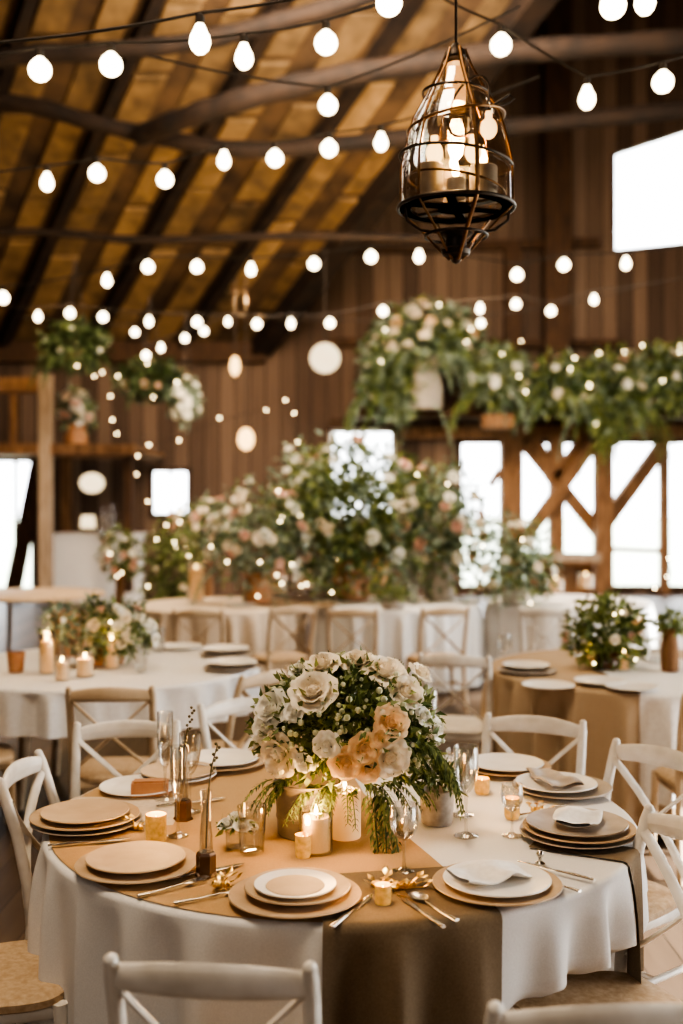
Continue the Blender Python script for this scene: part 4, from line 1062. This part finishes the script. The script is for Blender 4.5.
# paper lanterns and small lamps
def globe_lamp(px, py, d, rp, lab, mat='lantern_glow', sq=1.0, cordlen=1.2):
    c = W(px, py, d); r = rp / F * d
    t = thing('paper_lantern', lab, 'lantern', (c.x, c.y, c.z))
    mb = MB()
    mb.lathe([(r * 0.25, -r * sq * 0.97)] + [(r * math.sin(a) * (1 + 0.015 * (k % 2)), -r * sq * math.cos(a)) for k, a in enumerate([0.25 + (PI - 0.5) * k / 16 for k in range(17)])], 28); mb.build('shade', mat, t)
    mb = MB(); mb.lathe([(r * 0.25, r * sq * 0.97), (r * 0.25, r * sq), (r * 0.08, r * sq * 1.05), (0, r * sq * 1.05)], 16); mb.build('cap', 'cord', t)
    mb = MB(); mb.tube([(0, 0, r * sq), (0, 0, r * sq + cordlen)], 0.006, 6); mb.build('cord', 'cord', t)
globe_lamp(325, 358, 14, 15, 'round pale paper lantern hanging left of the ledge flowers')
globe_lamp(246, 439, 14, 8, 'egg-shaped glowing lantern hanging above the far left flowers', 'bulb_amber', 1.4, 2.0)
globe_lamp(92, 483, 16, 12, 'flattened glowing lantern under the loft on the left', 'lantern_glow', 0.85, 0.4)
globe_lamp(235, 366, 14, 5, 'slim small lantern hanging between the basket and the pale lantern', 'bulb_amber', 2.0, 1.0)
# table lamp on the bar
c = W(88, 534, BD + 0.3); t = thing('table_lamp', 'small glowing lamp standing on the white-draped bar', 'lamp', (c.x, c.y, c.z + 0.012))
mb = MB(); mb.lathe([(0, 0), (0.06, 0), (0.06, 0.012), (0.015, 0.02), (0.012, 0.12), (0, 0.12)], 16); mb.build('base', 'bronze', t)
mb = MB(); mb.lathe([(0.13, 0.09), (0.11, 0.30), (0.0, 0.30)], 20); mb.build('lamp_shade', 'lantern_glow', t)
for px, hh in ((103, 0.42), (112, 0.5)):
    c = W(px, 534, BD + 0.25); mb = MB(); mb.lathe([(0, 0), (0.05, 0), (0.05, hh * 0.6), (0.018, hh * 0.75), (0.018, hh), (0, hh)], 14)
    tag(mb.build('glass_bottle', 'glass', None, (c.x, c.y, c.z + 0.012)), 'clear bottle on the bar, %s the glowing lamp' % ('next to' if px == 103 else 'farther right from'), 'bottle')
# fairy light strings
def fairy_string(lab, pxs, d, seed, extra=1):
    r = random.Random(seed); t = thing('hanging_light_string', lab, 'fairy lights')
    pts = [W(x, y, d) for x, y in pxs]; mb = MB(); mb.tube(pts, 0.004, 5); mb.build('wire', 'cord', t)
    for i, p in enumerate(pts):
        for k in range(extra):
            q = p.lerp(pts[min(i + 1, len(pts) - 1)], k / extra) + Vector((r.uniform(-.05, .05), r.uniform(-.1, .1), r.uniform(-.06, .06)))
            mb = MB(); mb.ball(q, 0.010 * d / 12, 8, 6); mb.build('fairy_light', 'fairy', t)
fairy_string('fairy lights twined down a stem left of the lower basket', [(96, 378), (104, 372), (116, 372), (113, 395), (112, 420), (116, 438)], 15, 1, 1)
fairy_string('fairy lights trailing on a diagonal garland below the baskets', [(132, 470), (140, 458), (148, 446), (178, 437), (220, 420), (262, 410)], 14.5, 2, 1)
fairy_string('fairy lights scattered through the tall green stand', [(150, 500), (165, 520), (178, 540), (190, 556), (205, 560)], 11.6, 3, 1)
fairy_string('fairy lights hanging among the far left flowers', [(215, 545), (232, 560), (255, 566), (280, 572), (296, 560)], 9.9, 4, 1)
fairy_string('fairy lights laid along the far middle tabletop', [(280, 588), (296, 592), (312, 590), (330, 588)], 9.6, 5, 1)
fairy_string('fairy lights above the window bay in the garland', [(520, 340), (575, 360), (600, 352), (640, 348), (678, 352)], GD - 0.8, 6, 1)
fairy_string('fairy lights dangling at the right frame edge before the window bay', [(668, 560), (672, 575), (660, 582)], 9.5, 7, 1)
# pale flower branch reaching up over the far tables
fairy_string('lit branch rising above the far left flowers', [(300, 470), (296, 440), (290, 415), (286, 400)], 12.5, 8, 1)

# ------------------------------------------------------------------ cage lantern
LDp = 3.6
k = LDp / F
lc = W(456, 208, LDp)
lan = thing('cage_lantern', 'black wire cage lantern with glass and candles hanging from the roof', 'lantern', (lc.x, lc.y, lc.z))
def LZ(py): return (208 - py) * k
def prof(t):                                        # cage outline radius against height (pixels above the bottom ring)
    pts = [(-54, 4), (-40, 18), (-22, 34), (0, 57), (44, 56), (70, 50), (92, 44), (112, 32), (140, 16), (158, 9)]
    for (a, ra), (b, rb) in zip(pts, pts[1:]):
        if a <= t <= b: return ra + (rb - ra) * (t - a) / (b - a)
    return 4
for i in range(6):
    a = i * PI / 3 - PI / 2 + 0.26; mb = MB()
    mb.tube([(prof(q) * k * math.cos(a), prof(q) * k * math.sin(a), q * k) for q in range(-52, 159, 5)], 0.0075 if i == 0 else 0.0042, 8); mb.build('cage_bar', 'bronze', lan)
def ring(name, q, rr, tilt, tb=0.0042, sq=1.0, mat='iron', dx=0.0):
    mb = MB(); mb.tube([(dx * k + rr * k * math.cos(t), rr * k * sq * math.sin(t), q * k + tilt * k * math.cos(t)) for t in [2 * PI * i / 48 for i in range(48)]], tb, 8, None, True); mb.build(name, mat, lan)
ring('cage_ring', 0, 58, 0, 0.0065)
ring('cage_ring', 46, 56, -7, 0.005)
ring('cage_ring', 84, 48, 8, 0.005, mat='bronze')
ring('cage_ring', 113, 33, -2, 0.005)
ring('cage_ring', -28, 31, 0, 0.005)
ring('cage_ring', 22, 48, -9, 0.004, mat='bronze')
mb = MB(); mb.tube([(0.03 + 0.06 * math.cos(t) * 1.1, -0.10 + 0.02 * math.sin(t), 0.30 + 0.09 * math.sin(t) + 0.05 * math.cos(t)) for t in [2 * PI * i / 32 for i in range(32)]], 0.004, 8, None, True); mb.build('scroll', 'iron', lan)
mb = MB(); mb.tube([(0.08, -0.05, 0.30), (0.13, -0.05, 0.33), (0.17, -0.04, 0.36), (0.185, -0.04, 0.345), (0.165, -0.04, 0.33), (0.11, -0.05, 0.315)], 0.004, 8); mb.build('scroll', 'iron', lan)
mb = MB(); mb.lathe([(0, 0.545), (0.012, 0.54), (0.02, 0.525), (0.032, 0.515), (0.036, 0.495), (0.033, 0.49), (0, 0.49)], 28); mb.build('cap', 'iron', lan)
mb = MB(); mb.tube([(0, 0, 0.535), (0, 0, 0.75), (0.0, 0.0, 1.6), (0, 0, 10.69)], 0.0045, 6); mb.build('cable', 'iron', lan)
mb = MB(); mb.lathe([(r_ * 0.96, z_) for r_, z_ in ((57 * k, 0.004), (56 * k, 44 * k), (50 * k, 70 * k), (43 * k, 92 * k), (31 * k, 112 * k), (20 * k, 135 * k))], 40); mb.build('glass_shade', 'smoke_glass', lan)
mb = MB(); mb.lathe([(0.044, 0.16), (0.05, 0.2), (0.05, 0.30), (0.046, 0.36), (0.044, 0.48)], 28); mb.build('glass_chimney', 'smoke_glass', lan)
mb = MB(); mb.lathe([(0, 0.34), (0.030, 0.345), (0.033, 0.36), (0.033, 0.46), (0.028, 0.475), (0, 0.475)], 24); mb.build('lamp_tube', 'tube_glow' if 'tube_glow' in M else noise_mat('tube_glow', (0.9, 0.62, 0.32), (0.95, 0.7, 0.42), 0.4, 30, emit=(1, 0.46, 0.15), emit_s=1.1), lan)
mb = MB(); mb.lathe([(0.150, -0.004), (0.186, -0.004), (0.188, 0.002), (0.186, 0.006), (0.150, 0.006), (0.150, -0.004)], 40); mb.lathe([(0, -0.006), (0.06, -0.006), (0.062, 0.0), (0.06, 0.005), (0, 0.005)], 24)
for q in range(3): mb.bar((0.17 * math.cos(q * 1.047 + 0.3), 0.17 * math.sin(q * 1.047 + 0.3), 0), (-0.17 * math.cos(q * 1.047 + 0.3), -0.17 * math.sin(q * 1.047 + 0.3), 0), 0.03, 0.008); mb.build('tray', 'iron', lan)
for (x, y, hh, rr) in ((-0.085, -0.03, 0.135, 0.042), (0.085, -0.04, 0.125, 0.046), (0.0, 0.09, 0.15, 0.042), (-0.01, -0.09, 0.07, 0.03)):
    mb = MB(); mb.lathe([(0, 0.006), (rr, 0.006), (rr, hh - 0.004), (rr * 0.9, hh), (rr * 0.3, hh - 0.005), (0, hh - 0.005)], 24); cd = mb.build('candle', 'pewter', lan, (x, y, 0))
    mb = MB(); mb.lathe([(0, hh), (0.010, hh + 0.012), (0.013, hh + 0.026), (0.006, hh + 0.05), (0, hh + 0.07)], 12); mb.build('flame', 'flame', cd)
for (x, y, z) in ((0.105, -0.02, 0.255), (-0.075, -0.05, 0.165), (0.05, -0.06, 0.165)):
    mb = MB(); mb.ball((0, 0, 0), 0.028, 16, 10, 1.25); mb.lathe([(0.012, 0.03), (0.012, 0.055), (0, 0.056)], 12); mb.build('bulb', 'bulb_amber', lan, (x, y, z))
mb = MB(); mb.lathe([(0, -0.185), (0.012, -0.18), (0.02, -0.165), (0.045, -0.155), (0.05, -0.14), (0.035, -0.13), (0.035, -0.1), (0.055, -0.085), (0.05, -0.075), (0, -0.07)], 28); mb.build('finial', 'iron', lan)
for s in (-1, 1):
    mb = MB(); mb.tube([(s * 0.17, -0.03, 0.0), (s * 0.165, -0.04, -0.05), (s * 0.12, -0.05, -0.085), (s * 0.06, -0.04, -0.09), (s * 0.04, -0.03, -0.12)], 0.005, 8); mb.build('scroll', 'iron', lan)
L = bpy.data.lights.new('lantern_light', 'POINT'); L.energy = 14; L.color = (1, 0.62, 0.3); L.shadow_soft_size = 0.03
lo = bpy.data.objects.new('lantern_light', L); COL.objects.link(lo); lo.location = (lc.x, lc.y, lc.z + 0.23)

# ------------------------------------------------------------------ light
def area(name, loc, target, size, power, col, sy=None):
    L = bpy.data.lights.new(name, 'AREA'); L.energy = power; L.color = col; L.shape = 'RECTANGLE'; L.size = size; L.size_y = sy or size
    o = bpy.data.objects.new(name, L); COL.objects.link(o); o.location = loc
    o.rotation_euler = (Vector(target) - Vector(loc)).to_track_quat('-Z', 'Y').to_euler()
    return o
area('daylight_right', (9.6, 3.5, 3.0), (0.5, 3.3, 0.7), 5.5, 420, (1.0, 0.95, 0.88), 3.0)
area('daylight_right_far', (9.6, 11.5, 2.6), (0, 9, 0.8), 4.6, 260, (1.0, 0.95, 0.88), 2.6)
area('warm_fill', (-1.2, 2.2, 6.8), (0, 3.6, 0.7), 1.8, 225, (1.0, 0.80, 0.58))  # added warm fill above the near table, no fixture there
area('warm_fill_middle', (0.5, 7.5, 7.4), (0.2, 8.5, 0.7), 3.0, 190, (1.0, 0.76, 0.5))  # added fill over the middle row, out of frame
area('warm_fill_far', (0.5, 10.5, 7.0), (1.5, 19, 3.2), 4.0, 1000, (1.0, 0.83, 0.66))  # added fill to brighten the back wall and the ledge flowers
area('front_fill', (-2.2, -3.2, 3.4), (0, 3.2, 0.9), 2.6, 60, (1.0, 0.92, 0.82))  # added soft fill from behind the camera for the roses; that wall has no opening
L = bpy.data.lights.new('sun', 'SUN'); L.energy = 32.0; L.color = (1.0, 0.97, 0.92); L.angle = 0.02
o = bpy.data.objects.new('sun', L); COL.objects.link(o); o.location = (20, 3, 9); o.rotation_euler = Vector((-math.cos(0.405), 0.04, -math.sin(0.405))).to_track_quat('-Z', 'Y').to_euler()
for x, y, z, e in ((-4.2, 14.5, 4.3, 55), (-1.2, 14.0, 4.3, 125), (-3.0, 11.5, 4.2, 55), (1.2, 11.5, 4.2, 85), (0.6, 15.5, 4.6, 100)):
    L = bpy.data.lights.new('roof_glow', 'POINT'); L.energy = e; L.color = (1, 0.66, 0.32); L.shadow_soft_size = 0.06
    o = bpy.data.objects.new('roof_glow', L); COL.objects.link(o); o.location = (x, y, z)

w = bpy.data.worlds.new('sky'); scene.world = w; w.use_nodes = True
bg = w.node_tree.nodes['Background']; bg.inputs[0].default_value = (0.93, 0.97, 1.0, 1); bg.inputs[1].default_value = 8.0

# ------------------------------------------------------------------ camera
cd = bpy.data.cameras.new('camera'); co = bpy.data.objects.new('camera', cd); COL.objects.link(co)
co.location = (0, 0, CZ); co.rotation_euler = (PI / 2, 0, 0)
cd.sensor_fit = 'VERTICAL'; cd.sensor_height = 36.0; cd.sensor_width = 24.0; cd.lens = F / 1024 * 36
cd.shift_y = -(512 - HY) / 1024
cd.clip_end = 300
cd.dof.use_dof = True; cd.dof.focus_distance = 3.05; cd.dof.aperture_fstop = cd.lens / 26.0
scene.camera = co
scene.cycles.use_denoising = True
scene.cycles.sample_clamp_indirect = 4
scene.cycles.max_bounces = 8
scene.cycles.transparent_max_bounces = 16
scene.cycles.caustics_reflective = False; scene.cycles.caustics_refractive = False
scene.view_settings.view_transform = 'AgX'
scene.view_settings.look = 'AgX - High Contrast'
scene.view_settings.exposure = 0.1
